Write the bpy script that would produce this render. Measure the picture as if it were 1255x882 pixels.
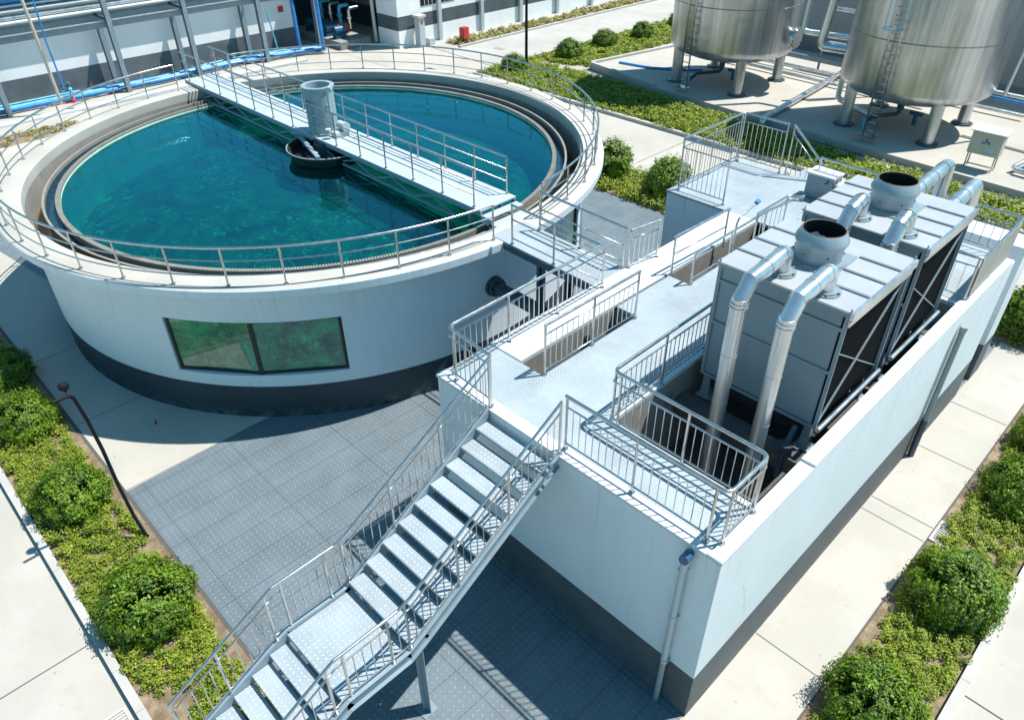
import bpy, bmesh, math, random
import numpy as np
from mathutils import Vector, Matrix
for o in list(bpy.data.objects): bpy.data.objects.remove(o)
S = bpy.context.scene
COL = S.collection
rad = math.radians
PI = math.pi
# ------------------------------------------------------------------ camera, sky, sun
cam_d = bpy.data.cameras.new('camera'); cam = bpy.data.objects.new('camera', cam_d); COL.objects.link(cam)
def cam_axes(yaw, pitch, roll):
    cy, sy, cp, sp = math.cos(yaw), math.sin(yaw), math.cos(pitch), math.sin(pitch)
    f = Vector((sy*cp, cy*cp, -sp)); r = Vector((cy, -sy, 0)); u = r.cross(f)
    cr, sr = math.cos(roll), math.sin(roll)
    return cr*r+sr*u, -sr*r+cr*u, f
r_, u_, f_ = cam_axes(-0.800410457, 0.631996245, -0.0102862648)
cam.matrix_world = Matrix(((r_.x, u_.x, -f_.x, 0), (r_.y, u_.y, -f_.y, 0), (r_.z, u_.z, -f_.z, 12.0), (0, 0, 0, 1)))
cam_d.sensor_width = 36; cam_d.lens = 907.3254/1255*36
cam_d.clip_start = 0.1; cam_d.clip_end = 3000
S.camera = cam
SUN = Vector((.265, .415, 1)).normalized()
w = bpy.data.worlds.new('World'); S.world = w; w.use_nodes = True
nt = w.node_tree; nt.nodes.clear()
sky = nt.nodes.new('ShaderNodeTexSky'); sky.sky_type = 'NISHITA'; sky.sun_disc = False
sky.sun_elevation = math.asin(SUN.z); sky.sun_rotation = math.atan2(SUN.x, SUN.y)
sky.altitude = 50; sky.air_density = 1.2; sky.dust_density = .4; sky.ozone_density = 2.0
bg = nt.nodes.new('ShaderNodeBackground'); bg.inputs[1].default_value = .095
wo = nt.nodes.new('ShaderNodeOutputWorld'); tn = nt.nodes.new('ShaderNodeMix'); tn.data_type = 'RGBA'; tn.blend_type = 'MULTIPLY'; tn.inputs[0].default_value = 1; tn.inputs[7].default_value = (.46, 1.0, 1.04, 1); nt.links.new(sky.outputs[0], tn.inputs[6]); nt.links.new(tn.outputs[2], bg.inputs[0]); nt.links.new(bg.outputs[0], wo.inputs[0])
sd = bpy.data.lights.new('sun', 'SUN'); sd.energy = 4.9; sd.angle = rad(.55); sd.color = (1, .965, .90)
so = bpy.data.objects.new('sun', sd); COL.objects.link(so); so.rotation_euler = SUN.to_track_quat('Z', 'Y').to_euler(); so.location = (0, 0, 60)
S.view_settings.view_transform = 'Standard'; S.view_settings.look = 'None'; S.view_settings.gamma = 1; S.view_settings.exposure = .62
S.view_settings.use_curve_mapping = False
S.render.resolution_x = 1024; S.render.resolution_y = 719

# ------------------------------------------------------------------ node helper
class NT:
    def __init__(s, name):
        s.m = bpy.data.materials.new(name); s.m.use_nodes = True; s.t = s.m.node_tree; s.t.nodes.clear()
        s.out = s.t.nodes.new('ShaderNodeOutputMaterial')
    def n(s, typ, props=None, **ins):
        x = s.t.nodes.new(typ)
        for k, v in (props or {}).items(): setattr(x, k, v)
        for k, v in ins.items():
            key = int(k[1:]) if k[0] == 'i' and k[1:].isdigit() else k.replace('_', ' ')
            s.set(x.inputs[key], v)
        return x
    def set(s, sock, v):
        if isinstance(v, bpy.types.NodeSocket): s.t.links.new(v, sock)
        elif isinstance(v, (tuple, list)) and len(v) == 3 and sock.type == 'RGBA': sock.default_value = (*v, 1)
        else: sock.default_value = v
    def math(s, op, a, b=0, c=0, clamp=False):
        x = s.n('ShaderNodeMath', {'operation': op, 'use_clamp': clamp}); s.set(x.inputs[0], a); s.set(x.inputs[1], b); s.set(x.inputs[2], c); return x.outputs[0]
    def mix(s, f, a, b, mode='MIX'):
        x = s.n('ShaderNodeMix', {'data_type': 'RGBA', 'blend_type': mode}); s.set(x.inputs[0], f); s.set(x.inputs[6], a); s.set(x.inputs[7], b); return x.outputs[2]
    def pos(s): return s.n('ShaderNodeNewGeometry').outputs['Position']
    def noise(s, vec, scale, detail=4, rough=.55, dist=0):
        return s.n('ShaderNodeTexNoise', i0=vec, Scale=scale, Detail=detail, Roughness=rough, Distortion=dist).outputs[0]
    def ramp(s, f, a, b, lo=0., hi=1.):
        return s.n('ShaderNodeMapRange', {'interpolation_type': 'SMOOTHSTEP'}, i0=f, i1=a, i2=b, i3=lo, i4=hi).outputs[0]
    def sep(s, v):
        x = s.n('ShaderNodeSeparateXYZ', i0=v); return x.outputs
    def scale(s, v, sc):
        return s.n('ShaderNodeMapping', Vector=v, Scale=sc).outputs[0]
    def bump(s, h, dist, strength=1, normal=None):
        x = s.n('ShaderNodeBump', Height=h, Distance=dist, Strength=strength)
        if normal is not None: s.set(x.inputs['Normal'], normal)
        return x.outputs[0]
    def prin(s, **k):
        p = s.n('ShaderNodeBsdfPrincipled', **k); s.t.links.new(p.outputs[0], s.out.inputs[0]); return p

def m_simple(name, base, rough=.5, metal=0., var=.12, scale=3., bump=.0, streak=False, dirt=None, fine=0):
    s = NT(name); P = s.pos()
    V = s.scale(P, (1, 1, .12)) if streak else P
    n1 = s.noise(V, scale, 5); 
    f = s.ramp(n1, .25, .75)
    lo = tuple(c*(1-var) for c in base); hi = tuple(min(1, c*(1+var*.6)) for c in base)
    c = s.mix(f, lo, hi)
    if dirt:
        n2 = s.noise(V, scale*.37, 6, .65); c = s.mix(s.ramp(n2, .5, .74, 0, dirt[1]), c, dirt[0])
    r = s.math('ADD', s.math('MULTIPLY', s.math('SUBTRACT', n1, .5), .18), rough, clamp=True)
    p = s.prin(Base_Color=c, Roughness=r, Metallic=metal)
    if bump: s.set(p.inputs['Normal'], s.bump(s.noise(P, fine or scale*12, 3), bump))
    return s.m

def m_concrete(name, base, stain=(.33, .27, .19), k=.35, big=.35, bump=.004):
    s = NT(name); P = s.pos()
    a = s.noise(P, big, 6, .6); b = s.noise(P, 2.3, 6, .6); c3 = s.noise(P, 38, 4, .7)
    c = s.mix(s.ramp(a, .3, .7), tuple(x*.88 for x in base), tuple(x*1.05 for x in base))
    c = s.mix(s.ramp(b, .53, .72, 0, k), c, tuple(base[i]*.55+stain[i]*.5 for i in range(3)))
    c = s.mix(s.ramp(c3, .5, .8, 0, .28), c, tuple(x*.72 for x in base))
    c = s.mix(s.ramp(s.noise(s.scale(P, (1, 1.4, 1)), .9, 8, .75), .54, .64, 0, .22), c, tuple(base[i]*.7+stain[i]*.2 for i in range(3)))
    spot = s.noise(P, 9, 2, .4); c = s.mix(s.ramp(spot, .72, .8, 0, .5), c, (.16, .12, .09))
    p = s.prin(Base_Color=c, Roughness=.88)
    s.set(p.inputs['Normal'], s.bump(c3, bump)); return s.m

def m_plate(name, base, mark, rough=.42, cell=.1, jx=.68, jy=2.04, x0=-6.59, y0=4.3, jointc=(.05, .065, .075), markf=1., dirt=.3, metal=0.):
    s = NT(name); P = s.pos(); X, Y, Z = s.sep(P)
    u = s.math('DIVIDE', X, cell); v = s.math('DIVIDE', Y, cell)
    par = s.math('FLOORED_MODULO', s.math('ADD', s.math('FLOOR', u), s.math('FLOOR', v)), 2)
    fu = s.math('SUBTRACT', s.math('FRACT', u), .5); fv = s.math('SUBTRACT', s.math('FRACT', v), .5)
    a = s.math('MULTIPLY', s.math('ADD', fu, fv), .7071); b = s.math('MULTIPLY', s.math('SUBTRACT', fu, fv), .7071)
    ip = s.math('SUBTRACT', 1, par)
    A = s.math('ADD', s.math('MULTIPLY', a, ip), s.math('MULTIPLY', b, par))
    B = s.math('ADD', s.math('MULTIPLY', b, ip), s.math('MULTIPLY', a, par))
    d = s.math('ADD', s.math('POWER', s.math('ABSOLUTE', s.math('DIVIDE', A, .36)), 2), s.math('POWER', s.math('ABSOLUTE', s.math('DIVIDE', B, .10)), 2))
    mk = s.ramp(d, 1.15, .5)
    n1 = s.noise(P, 1.1, 5); n2 = s.noise(P, 5, 5, .65); n3 = s.noise(P, 60, 2)
    c = s.mix(s.ramp(n1, .3, .7), tuple(x*.86 for x in base), tuple(x*1.08 for x in base))
    c = s.mix(s.ramp(n2, .5, .75, 0, dirt), c, tuple(x*.6 for x in base))
    if jx:
        cmb = s.n('ShaderNodeCombineXYZ', i0=s.math('FLOOR', s.math('DIVIDE', s.math('SUBTRACT', X, x0+jx*.5), jx)), i1=s.math('FLOOR', s.math('DIVIDE', s.math('SUBTRACT', Y, y0+jy*.5), jy)))
        wn = s.n('ShaderNodeTexWhiteNoise', i0=cmb.outputs[0]).outputs[0]; c = s.mix(s.math('MULTIPLY', wn, .22), c, tuple(x*.62 for x in base))
    c = s.mix(s.ramp(s.noise(s.scale(P, (1, 3.5, 1)), 1.7, 6, .75), .56, .74, 0, .30), c, tuple(min(1, x*1.5) for x in base))
    mkc = s.math('MULTIPLY', mk, s.ramp(s.noise(P, 7, 3), .3, .62, .25, markf))
    c = s.mix(mkc, c, mark)
    def line(co, o, sp, wd):
        t = s.math('FRACT', s.math('DIVIDE', s.math('SUBTRACT', co, o), sp))
        t = s.math('ABSOLUTE', s.math('SUBTRACT', t, .5))
        return s.ramp(t, .5-wd/sp, .5-wd*.4/sp)
    if jx:
        L = s.math('MAXIMUM', line(X, x0, jx, .012), line(Y, y0, jy, .012)); c = s.mix(s.math('MULTIPLY', L, .75), c, jointc)
    rr = s.math('ADD', s.math('MULTIPLY', n2, .25), rough-.1)
    p = s.prin(Base_Color=c, Roughness=rr, Metallic=metal)
    s.set(p.inputs['Normal'], s.bump(s.math('ADD', mk, s.math('MULTIPLY', n1, .8)), .006)); return s.m

def m_wall(name, top, band, z0=-9., z1=1.1, dirt=.34, low=None):
    """painted render with a painted dado between z0 and z1"""
    s = NT(name); P = s.pos(); X, Y, Z = s.sep(P)
    n = s.noise(P, .8, 5); st = s.noise(s.scale(P, (1, 1, .1)), 3.5, 5, .65); fine = s.noise(P, 60, 2)
    c = s.mix(s.ramp(n, .3, .7), tuple(x*.95 for x in top), top)
    c = s.mix(s.ramp(st, .55, .8, 0, dirt), c, tuple(x*.7 for x in top))
    st2 = s.noise(s.scale(P, (1, 1, .04)), 6, 4, .7)
    c = s.mix(s.math('MULTIPLY', s.ramp(st2, .52, .72, 0, .55), s.ramp(Z, 2.4, 3.9)), c, tuple(x*.62 for x in top))
    ck = s.n('ShaderNodeTexVoronoi', {'feature': 'DISTANCE_TO_EDGE'}, i0=s.n('ShaderNodeMix', {'data_type': 'VECTOR'}, i0=.12, i4=P, i5=s.n('ShaderNodeTexNoise', i0=P, Scale=2.).outputs[1]).outputs[1], Scale=.55).outputs[0]
    c = s.mix(s.math('MULTIPLY', s.ramp(ck, .006, .001, 0, .35), s.ramp(s.noise(P, .7, 3), .5, .6)), c, tuple(x*.5 for x in top))
    cb = s.mix(s.ramp(n, .3, .7), tuple(x*.8 for x in band), tuple(x*1.15 for x in band))
    cb = s.mix(s.ramp(s.noise(P, 2.2, 6, .7), .52, .8, 0, .35), cb, tuple(x*1.7+.01 for x in band))
    cb = s.mix(s.math('MULTIPLY', s.ramp(Z, .35, .0), s.ramp(s.noise(P, 4, 5, .7), .4, .65, 0, .5)), cb, (.20, .20, .185))
    m1 = s.ramp(Z, z1-.004, z1+.004, 1, 0); m0 = s.ramp(Z, z0-.004, z0+.004, 0, 1)
    c = s.mix(s.math('MULTIPLY', m1, m0), c, cb)
    p = s.prin(Base_Color=c, Roughness=.62)
    s.set(p.inputs['Normal'], s.bump(s.math('ADD', fine, s.math('MULTIPLY', n, 3)), .0012)); return s.m

def m_leaf(name, dark, light, trans=.25):
    s = NT(name)
    a = s.n('ShaderNodeAttribute', {'attribute_name': 'tint'}).outputs['Fac']
    c = s.mix(a, dark, light)
    p = s.n('ShaderNodeBsdfPrincipled', Base_Color=c, Roughness=.55)
    t = s.n('ShaderNodeBsdfTranslucent', Color=s.mix(.5, c, light))
    x = s.n('ShaderNodeMixShader', i0=trans, i1=p.outputs[0], i2=t.outputs[0]); s.t.links.new(x.outputs[0], s.out.inputs[0]); return s.m

def m_soil(name):
    s = NT(name); P = s.pos(); a = s.noise(P, 3, 6, .65); b = s.noise(P, 45, 4, .7)
    c = s.mix(s.ramp(a, .35, .7), (.18, .125, .075), (.36, .28, .18)); c = s.mix(s.ramp(b, .5, .8, 0, .6), c, (.10, .075, .05))
    vo = s.n('ShaderNodeTexVoronoi', i0=P, Scale=22).outputs[0]; c = s.mix(s.ramp(vo, .18, .08, 0, .5), c, (.5, .44, .36))
    p = s.prin(Base_Color=c, Roughness=.95); s.set(p.inputs['Normal'], s.bump(s.math('ADD', b, a), .03)); return s.m

def m_water(name, deep, shallow, alpha=.86):
    s = NT(name); P = s.pos()
    n = s.noise(P, .35, 5, .6, .6); n2 = s.noise(P, 2.2, 4, .6, .4)
    c = s.mix(s.ramp(n, .35, .7), deep, shallow)
    wv = s.math('ADD', s.noise(s.scale(P, (1, 2.2, 1)), 1.6, 2), s.math('MULTIPLY', s.noise(P, 7, 2), .22))
    nb = s.bump(wv, .006)
    dif = s.n('ShaderNodeBsdfDiffuse', Color=c)
    tr = s.n('ShaderNodeBsdfTransparent', Color=(.07, .46, .43))
    body = s.n('ShaderNodeMixShader', i0=alpha, i1=dif.outputs[0], i2=tr.outputs[0])
    gl = s.n('ShaderNodeBsdfGlossy', Color=(.15, .52, .60), Roughness=.03, Normal=nb)
    fr = s.n('ShaderNodeFresnel', IOR=1.5, Normal=nb)
    x = s.n('ShaderNodeMixShader', i0=s.math('MULTIPLY', fr.outputs[0], 2.9, clamp=True), i1=body.outputs[0], i2=gl.outputs[0]); s.t.links.new(x.outputs[0], s.out.inputs[0]); return s.m

def m_tank(name):
    s = NT(name); P = s.pos(); V = s.scale(P, (1, 1, .05))
    n = s.noise(V, 2.4, 6, .7); n2 = s.noise(V, 9, 4, .7); g = s.noise(P, .5, 4)
    c = s.mix(s.ramp(n, .3, .72), (.34, .355, .365), (.66, .675, .68)); c = s.mix(s.ramp(n2, .55, .8, 0, .4), c, (.27, .26, .23))
    Z = s.sep(P)[2]
    sm = None
    for zz in (4.42, 6.4):
        d = s.math('ABSOLUTE', s.math('SUBTRACT', Z, zz)); t = s.ramp(d, .03, .01); sm = t if sm is None else s.math('MAXIMUM', sm, t)
    c = s.mix(s.math('MULTIPLY', sm, .6), c, (.2, .15, .11))
    p = s.prin(Base_Color=c, Metallic=.85, Roughness=s.math('ADD', s.math('MULTIPLY', n, .22), .24))
    s.set(p.inputs['Normal'], s.bump(s.math('ADD', g, s.math('MULTIPLY', sm, .4)), .05)); return s.m

def m_floor(name):
    s = NT(name); P = s.pos(); a = s.noise(P, 1.1, 5, .6, .8); v = s.noise(s.scale(P, (1, 1.5, 1)), 3.2, 5, .6, 1.2)
    c = s.mix(s.ramp(a, .3, .7), (.01, .12, .14), (.07, .40, .27))
    c = s.mix(s.math('MULTIPLY', s.ramp(v, .54, .64), s.ramp(s.noise(P, .45, 2), .38, .55)), c, (.30, .85, .50))
    s.prin(Base_Color=c, Roughness=.9); return s.m

def m_window(name):
    s = NT(name); P = s.pos(); a = s.noise(P, 1.2, 6, .75, .3); b = s.noise(P, 5, 6, .75, .1)
    c = s.mix(s.ramp(a, .35, .65), (.0, .06, .055), (.008, .26, .13)); c = s.mix(s.ramp(b, .5, .72, 0, .7), c, (.03, .45, .25))
    p = s.prin(Base_Color=c, Roughness=.5, IOR=1.5); s.set(p.inputs['Coat Weight'], 1.); s.set(p.inputs['Coat Roughness'], .015); s.set(p.inputs['Coat IOR'], 1.75); return s.m

M = {}
M['concrete'] = m_concrete('concrete', (.41, .388, .345), k=.8)
M['apron'] = m_concrete('apron_concrete', (.38, .37, .345))
M['kerb'] = m_concrete('kerb_concrete', (.42, .41, .385), big=1.2)
M['rim'] = m_concrete('rim_concrete', (.44, .42, .38), big=.6, k=.2)
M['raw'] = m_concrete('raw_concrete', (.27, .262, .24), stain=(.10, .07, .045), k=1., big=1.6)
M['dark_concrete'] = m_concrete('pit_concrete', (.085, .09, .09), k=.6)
M['plate'] = m_plate('yard_plate', (.135, .17, .192), (.34, .38, .40), cell=.115, markf=.55)
M['deck'] = m_plate('deck_plate', (.31, .365, .40), (.62, .66, .68), rough=.5, cell=.07, jx=1.2, jy=2.4, x0=-6.4, y0=7.7, jointc=(.33, .40, .46), markf=.8, dirt=.12)
M['tread'] = m_plate('tread_plate', (.31, .365, .40), (.66, .69, .70), rough=.4, cell=.085, jx=0, markf=.9, dirt=.15)
M['bridge_deck'] = m_simple('bridge_deck', (.39, .44, .475), .5, var=.08, scale=2, bump=.002)
M['white_tank'] = m_wall('tank_render', (.62, .69, .73), (.018, .040, .056), -9, .95)
M['white_bld'] = m_wall('building_render', (.64, .695, .73), (.07, .088, .10), -9, 1.1)
M['white_far'] = m_wall('far_wall_render', (.82, .83, .82), (.11, .13, .145), -9, 1.22)
M['white_far2'] = m_wall('far_wall_banded', (.82, .83, .82), (.075, .095, .11), 1.02, 1.85)
M['grey_far'] = m_wall('far_wall_grey', (.24, .27, .28), (.16, .18, .19), -9, .9)
M['coping'] = m_simple('white_coping', (.55, .58, .60), .6, var=.07, scale=2, dirt=((.5, .5, .48), .3))
M['steel'] = m_simple('stainless_steel', (.54, .54, .53), .24, .95, var=.12, scale=6)
M['blue_steel'] = m_simple('painted_grey_steel', (.20, .26, .30), .45, .0, var=.12, scale=3, dirt=((.2, .2, .2), .2))
M['stringer'] = m_simple('stringer_paint', (.23, .30, .345), .42, .0, var=.1, scale=3)
M['dark_steel'] = m_simple('dark_painted_steel', (.035, .07, .095), .4, 0, var=.2, scale=3)
M['tower'] = m_simple('tower_panel', (.20, .26, .30), .42, .1, var=.09, scale=1.3, dirt=((.28, .29, .28), .3), bump=.002, fine=2)
M['tower_roof'] = m_simple('tower_roof', (.33, .36, .385), .5, 0, var=.07, scale=1.5, dirt=((.40, .40, .38), .35))
M['fan'] = m_simple('fan_shroud', (.27, .34, .375), .35, .3, var=.12, scale=3, dirt=((.32, .24, .18), .35))
M['galv'] = m_simple('galvanised_duct', (.60, .63, .65), .3, .85, var=.2, scale=3.5, streak=True, dirt=((.45, .42, .33), .35))
M['black'] = m_simple('black_void', (.008, .009, .01), .8, var=.1)
M['black_metal'] = m_simple('black_metal', (.012, .014, .02), .5, var=.2)
M['seam'] = m_simple('seam_steel', (.13, .17, .20), .5)
m_ = M['black_metal'].node_tree.nodes['Principled BSDF']; m_.inputs['Specular IOR Level'].default_value = .12
M['rust'] = m_simple('rusty_rim', (.16, .12, .09), .8, var=.3, scale=20)
M['water'] = m_water('clarifier_water', (.0, .022, .038), (.0, .036, .048))
M['channel_water'] = m_simple('channel_water', (.10, .065, .018), .12, var=.5, scale=1.5)
M['trough_water'] = m_simple('trough_water', (.012, .04, .07), .15, var=.5, scale=4)
M['tank_floor'] = m_floor('tank_floor')
M['under'] = m_simple('submerged_concrete', (.85, .90, .75), .8, var=.25, scale=1.5)
M['weir'] = m_concrete('weir_concrete', (.24, .23, .20), stain=(.10, .08, .05), k=.9, big=3)
M['well'] = m_simple('scum_well', (.02, .022, .02), .6, .1, var=.5, scale=6, dirt=((.02, .08, .02), .8))
M['drum'] = m_simple('drum_paint', (.30, .38, .42), .4, .2, var=.15, scale=2.5, streak=True)
M['window'] = m_window('tank_window')
M['frame'] = m_simple('window_frame', (.015, .018, .022), .4)
M['glass'] = m_simple('dark_glass', (.02, .03, .035), .05)
M['tank'] = m_tank('brushed_tank')
M['beige'] = m_simple('beige_enclosure', (.46, .45, .36), .5, var=.08, scale=2)
M['blue'] = m_simple('blue_pipe', (.02, .22, .55), .35, var=.3, scale=3)
M['cyan'] = m_simple('cyan_pipe', (.10, .42, .60), .35, var=.3, scale=3)
M['pvc'] = m_simple('grey_pvc', (.44, .48, .50), .4, var=.08, streak=True)
M['pvc_dark'] = m_simple('dark_pvc', (.26, .29, .31), .45, var=.1)
M['valve'] = m_simple('valve_blue', (.02, .09, .17), .35)
M['red'] = m_simple('red_paint', (.50, .035, .03), .45, var=.2)
M['cream'] = m_simple('cream_metal', (.55, .50, .42), .5)
M['soil'] = m_soil('soil')
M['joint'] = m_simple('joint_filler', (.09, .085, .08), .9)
M['bark'] = m_simple('bark', (.10, .07, .045), .9, var=.3, scale=20)
M['leaf'] = m_leaf('shrub_leaf', (.020, .070, .003), (.22, .35, .009))
M['cover'] = m_leaf('ground_cover_leaf', (.06, .13, .008), (.36, .42, .035), .3)
M['dry'] = m_leaf('dry_grass', (.14, .16, .03), (.42, .36, .14), .2)
M['label_blue'] = m_simple('label_blue', (.02, .05, .30), .5)
M['sticker'] = m_simple('sticker', (.35, .50, .62), .4)
M['mesh_panel'] = m_simple('perforated_panel', (.33, .33, .31), .5, .5, var=.05)
def m_fill():
    s = NT('tower_fill'); P = s.pos(); X, Y, Z = s.sep(P)
    a = s.math('SINE', s.math('MULTIPLY', Z, 260)); b = s.math('SINE', s.math('ADD', s.math('MULTIPLY', Y, 160), s.math('MULTIPLY', Z, 60)))
    m = s.math('MULTIPLY', s.ramp(a, .2, .9), s.ramp(b, 0, .9)); n = s.noise(P, 3, 4)
    c = s.mix(m, (.002, .0025, .004), (.009, .011, .014))
    p = s.prin(Base_Color=c, Roughness=.8); s.set(p.inputs['Specular IOR Level'], .05); return s.m
M['fill'] = m_fill()

# ------------------------------------------------------------------ mesh builder
def fillet(pts, r, n=6):
    pts = [Vector(p) for p in pts]; out = [pts[0]]
    for i in range(1, len(pts)-1):
        a, b, c = pts[i-1], pts[i], pts[i+1]; d1 = (a-b); d2 = (c-b); l1, l2 = d1.length, d2.length; d1.normalize(); d2.normalize()
        ang = d1.angle(d2)
        if ang > PI-.03: out.append(b); continue
        t = min(r/math.tan(ang/2), l1*.48, l2*.48)
        p0, p2 = b+d1*t, b+d2*t
        for k in range(n+1):
            u = k/n; out.append(p0*(1-u)**2+b*2*u*(1-u)+p2*u*u)
    out.append(pts[-1]); return out
class MB:
    def __init__(s): s.v = []; s.f = []; s.mi = []; s.sm = []; s.cur = 0; s.smooth = False
    def add(s, vs, fs, smooth=None):
        o = len(s.v); s.v += [tuple(v) for v in vs]
        for f in fs: s.f.append(tuple(i+o for i in f)); s.mi.append(s.cur); s.sm.append(s.smooth if smooth is None else smooth)
    def box(s, x0, y0, z0, x1, y1, z1):
        if x1 < x0: x0, x1 = x1, x0
        if y1 < y0: y0, y1 = y1, y0
        if z1 < z0: z0, z1 = z1, z0
        v = [(x, y, z) for z in (z0, z1) for x, y in ((x0, y0), (x1, y0), (x1, y1), (x0, y1))]
        s.add(v, [(3, 2, 1, 0), (4, 5, 6, 7), (0, 1, 5, 4), (1, 2, 6, 5), (2, 3, 7, 6), (3, 0, 4, 7)], False); return s
    def bbox(s, x0, y0, z0, x1, y1, z1, b=.01):
        """box with chamfered vertical and top edges"""
        if x1 < x0: x0, x1 = x1, x0
        if y1 < y0: y0, y1 = y1, y0
        bm = bmesh.new(); bmesh.ops.create_cube(bm, size=1)
        for v in bm.verts: v.co = Vector((x0+(v.co.x+.5)*(x1-x0), y0+(v.co.y+.5)*(y1-y0), z0+(v.co.z+.5)*(z1-z0)))
        bmesh.ops.bevel(bm, geom=list(bm.edges), offset=b, segments=2, affect='EDGES')
        bm.verts.index_update(); s.add([v.co.copy() for v in bm.verts], [tuple(v.index for v in f.verts) for f in bm.faces], False); bm.free(); return s
    def prism(s, poly, z0, z1):
        n = len(poly); v = [(*p, z0) for p in poly]+[(*p, z1) for p in poly]
        a = sum(poly[i][0]*poly[(i+1) % n][1]-poly[(i+1) % n][0]*poly[i][1] for i in range(n))
        idx = list(range(n))
        fs = [tuple(reversed(idx)), tuple(i+n for i in idx)]+[(i, (i+1) % n, (i+1) % n+n, i+n) for i in idx]
        if a < 0: fs = [tuple(reversed(f)) for f in fs]
        s.add(v, fs, False); return s
    def tube(s, pts, r, n=8, cap=True, smooth=True):
        pts = [Vector(p) for p in pts]; rs = r if isinstance(r, (list, tuple)) else [r]*len(pts)
        up = None; rings = []
        for i, p in enumerate(pts):
            t = (pts[min(i+1, len(pts)-1)]-pts[max(i-1, 0)]).normalized()
            if up is None: up = t.orthogonal().normalized()
            up = (up-t*up.dot(t)); up = up.normalized() if up.length > 1e-6 else t.orthogonal().normalized()
            b = t.cross(up)
            rings.append([p+(up*math.cos(a)+b*math.sin(a))*rs[i] for a in [2*PI*k/n for k in range(n)]])
        v = [q for ring in rings for q in ring]; fs = []
        for i in range(len(pts)-1):
            for k in range(n): fs.append((i*n+k, i*n+(k+1) % n, (i+1)*n+(k+1) % n, (i+1)*n+k))
        s.add(v, fs, smooth)
        if cap: s.add(rings[0], [tuple(reversed(range(n)))], False); s.add(rings[-1], [tuple(range(n))], False)
        return s
    def bar(s, a, b, wdt, hgt, up=(0, 0, 1)):
        a, b = Vector(a), Vector(b); t = (b-a).normalized(); u = Vector(up); u = (u-t*u.dot(t)).normalized(); q = t.cross(u)
        v = [p+q*sx*wdt/2+u*sz*hgt/2 for p in (a, b) for sx, sz in ((-1, -1), (1, -1), (1, 1), (-1, 1))]
        s.add(v, [(0, 1, 2, 3), (7, 6, 5, 4), (4, 5, 1, 0), (5, 6, 2, 1), (6, 7, 3, 2), (7, 4, 0, 3)], False); return s
    def lathe(s, c, prof, n=48, a0=0, a1=2*PI, smooth=True, flat_split=True):
        full = abs(a1-a0-2*PI) < 1e-6; m = n if full else n+1
        an = [a0+(a1-a0)*k/n for k in range(m)]
        # split profile so hard edges stay hard
        for j in range(len(prof)-1):
            (r0, z0), (r1, z1) = prof[j], prof[j+1]
            v = [(c[0]+r0*math.cos(a), c[1]+r0*math.sin(a), z0) for a in an]+[(c[0]+r1*math.cos(a), c[1]+r1*math.sin(a), z1) for a in an]
            s.add(v, [(k, (k+1) % m, (k+1) % m+m, k+m) for k in range(n)], smooth)
        return s
    def lathe_smooth(s, c, prof, n=48):
        v = []; fs = []
        for (r, z) in prof: v += [(c[0]+r*math.cos(2*PI*k/n), c[1]+r*math.sin(2*PI*k/n), z) for k in range(n)]
        for j in range(len(prof)-1):
            for k in range(n): fs.append((j*n+k, j*n+(k+1) % n, (j+1)*n+(k+1) % n, (j+1)*n+k))
        s.add(v, fs, True); return s
    def disc(s, c, z, r, n=64, down=False):
        v = [(c[0]+r*math.cos(2*PI*k/n), c[1]+r*math.sin(2*PI*k/n), z) for k in range(n)]
        s.add(v, [tuple(reversed(range(n))) if down else tuple(range(n))], False); return s
    def cyl(s, a, b, r, n=16): return s.tube([a, b], r, n)
    def build(s, name, mat, parent=None, mats=None, fixn=True):
        off = WL[parent] if parent is not None else Vector((0, 0, 0))
        me = bpy.data.meshes.new(name); me.from_pydata([(v[0]-off.x, v[1]-off.y, v[2]-off.z) for v in s.v], [], s.f)
        for m in (mats or [mat]): me.materials.append(M[m] if isinstance(m, str) else m)
        me.polygons.foreach_set('material_index', s.mi); me.polygons.foreach_set('use_smooth', s.sm)
        if fixn:
            bm = bmesh.new(); bm.from_mesh(me); bmesh.ops.remove_doubles(bm, verts=bm.verts, dist=1e-5)
            bmesh.ops.recalc_face_normals(bm, faces=bm.faces); 
            for e in bm.edges:
                if len(e.link_faces) == 2 and e.calc_face_angle(0) > rad(38): e.smooth = False
            bm.to_mesh(me); bm.free()
        me.update(); o = bpy.data.objects.new(name, me); COL.objects.link(o)
        WL[o] = off.copy()          # meshes keep the parent's origin
        if parent is not None: o.parent = parent
        return o
WL = {}
def root(name, label, cat, loc, group=None):
    o = bpy.data.objects.new(name, None); COL.objects.link(o); o.location = loc; WL[o] = Vector(loc)
    o['label'] = label; o['category'] = cat
    if group: o['group'] = group
    o.empty_display_size = .3; return o
def struct(o): o['kind'] = 'structure'; return o
def tag(o, label, cat, group=None, kind=None):
    o['label'] = label; o['category'] = cat
    if group: o['group'] = group
    if kind: o['kind'] = kind
    return o
def put(name, mesh, parent, loc):
    """shared mesh placed at a world point under a parent"""
    o = bpy.data.objects.new(name, mesh); COL.objects.link(o); o.parent = parent; o.location = Vector(loc)-WL[parent]; return o
def copy_tree(o, parent=None):
    c = o.copy(); COL.objects.link(c)
    if parent is not None: c.parent = parent
    for ch in list(o.children): copy_tree(ch, c)
    return c

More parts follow.
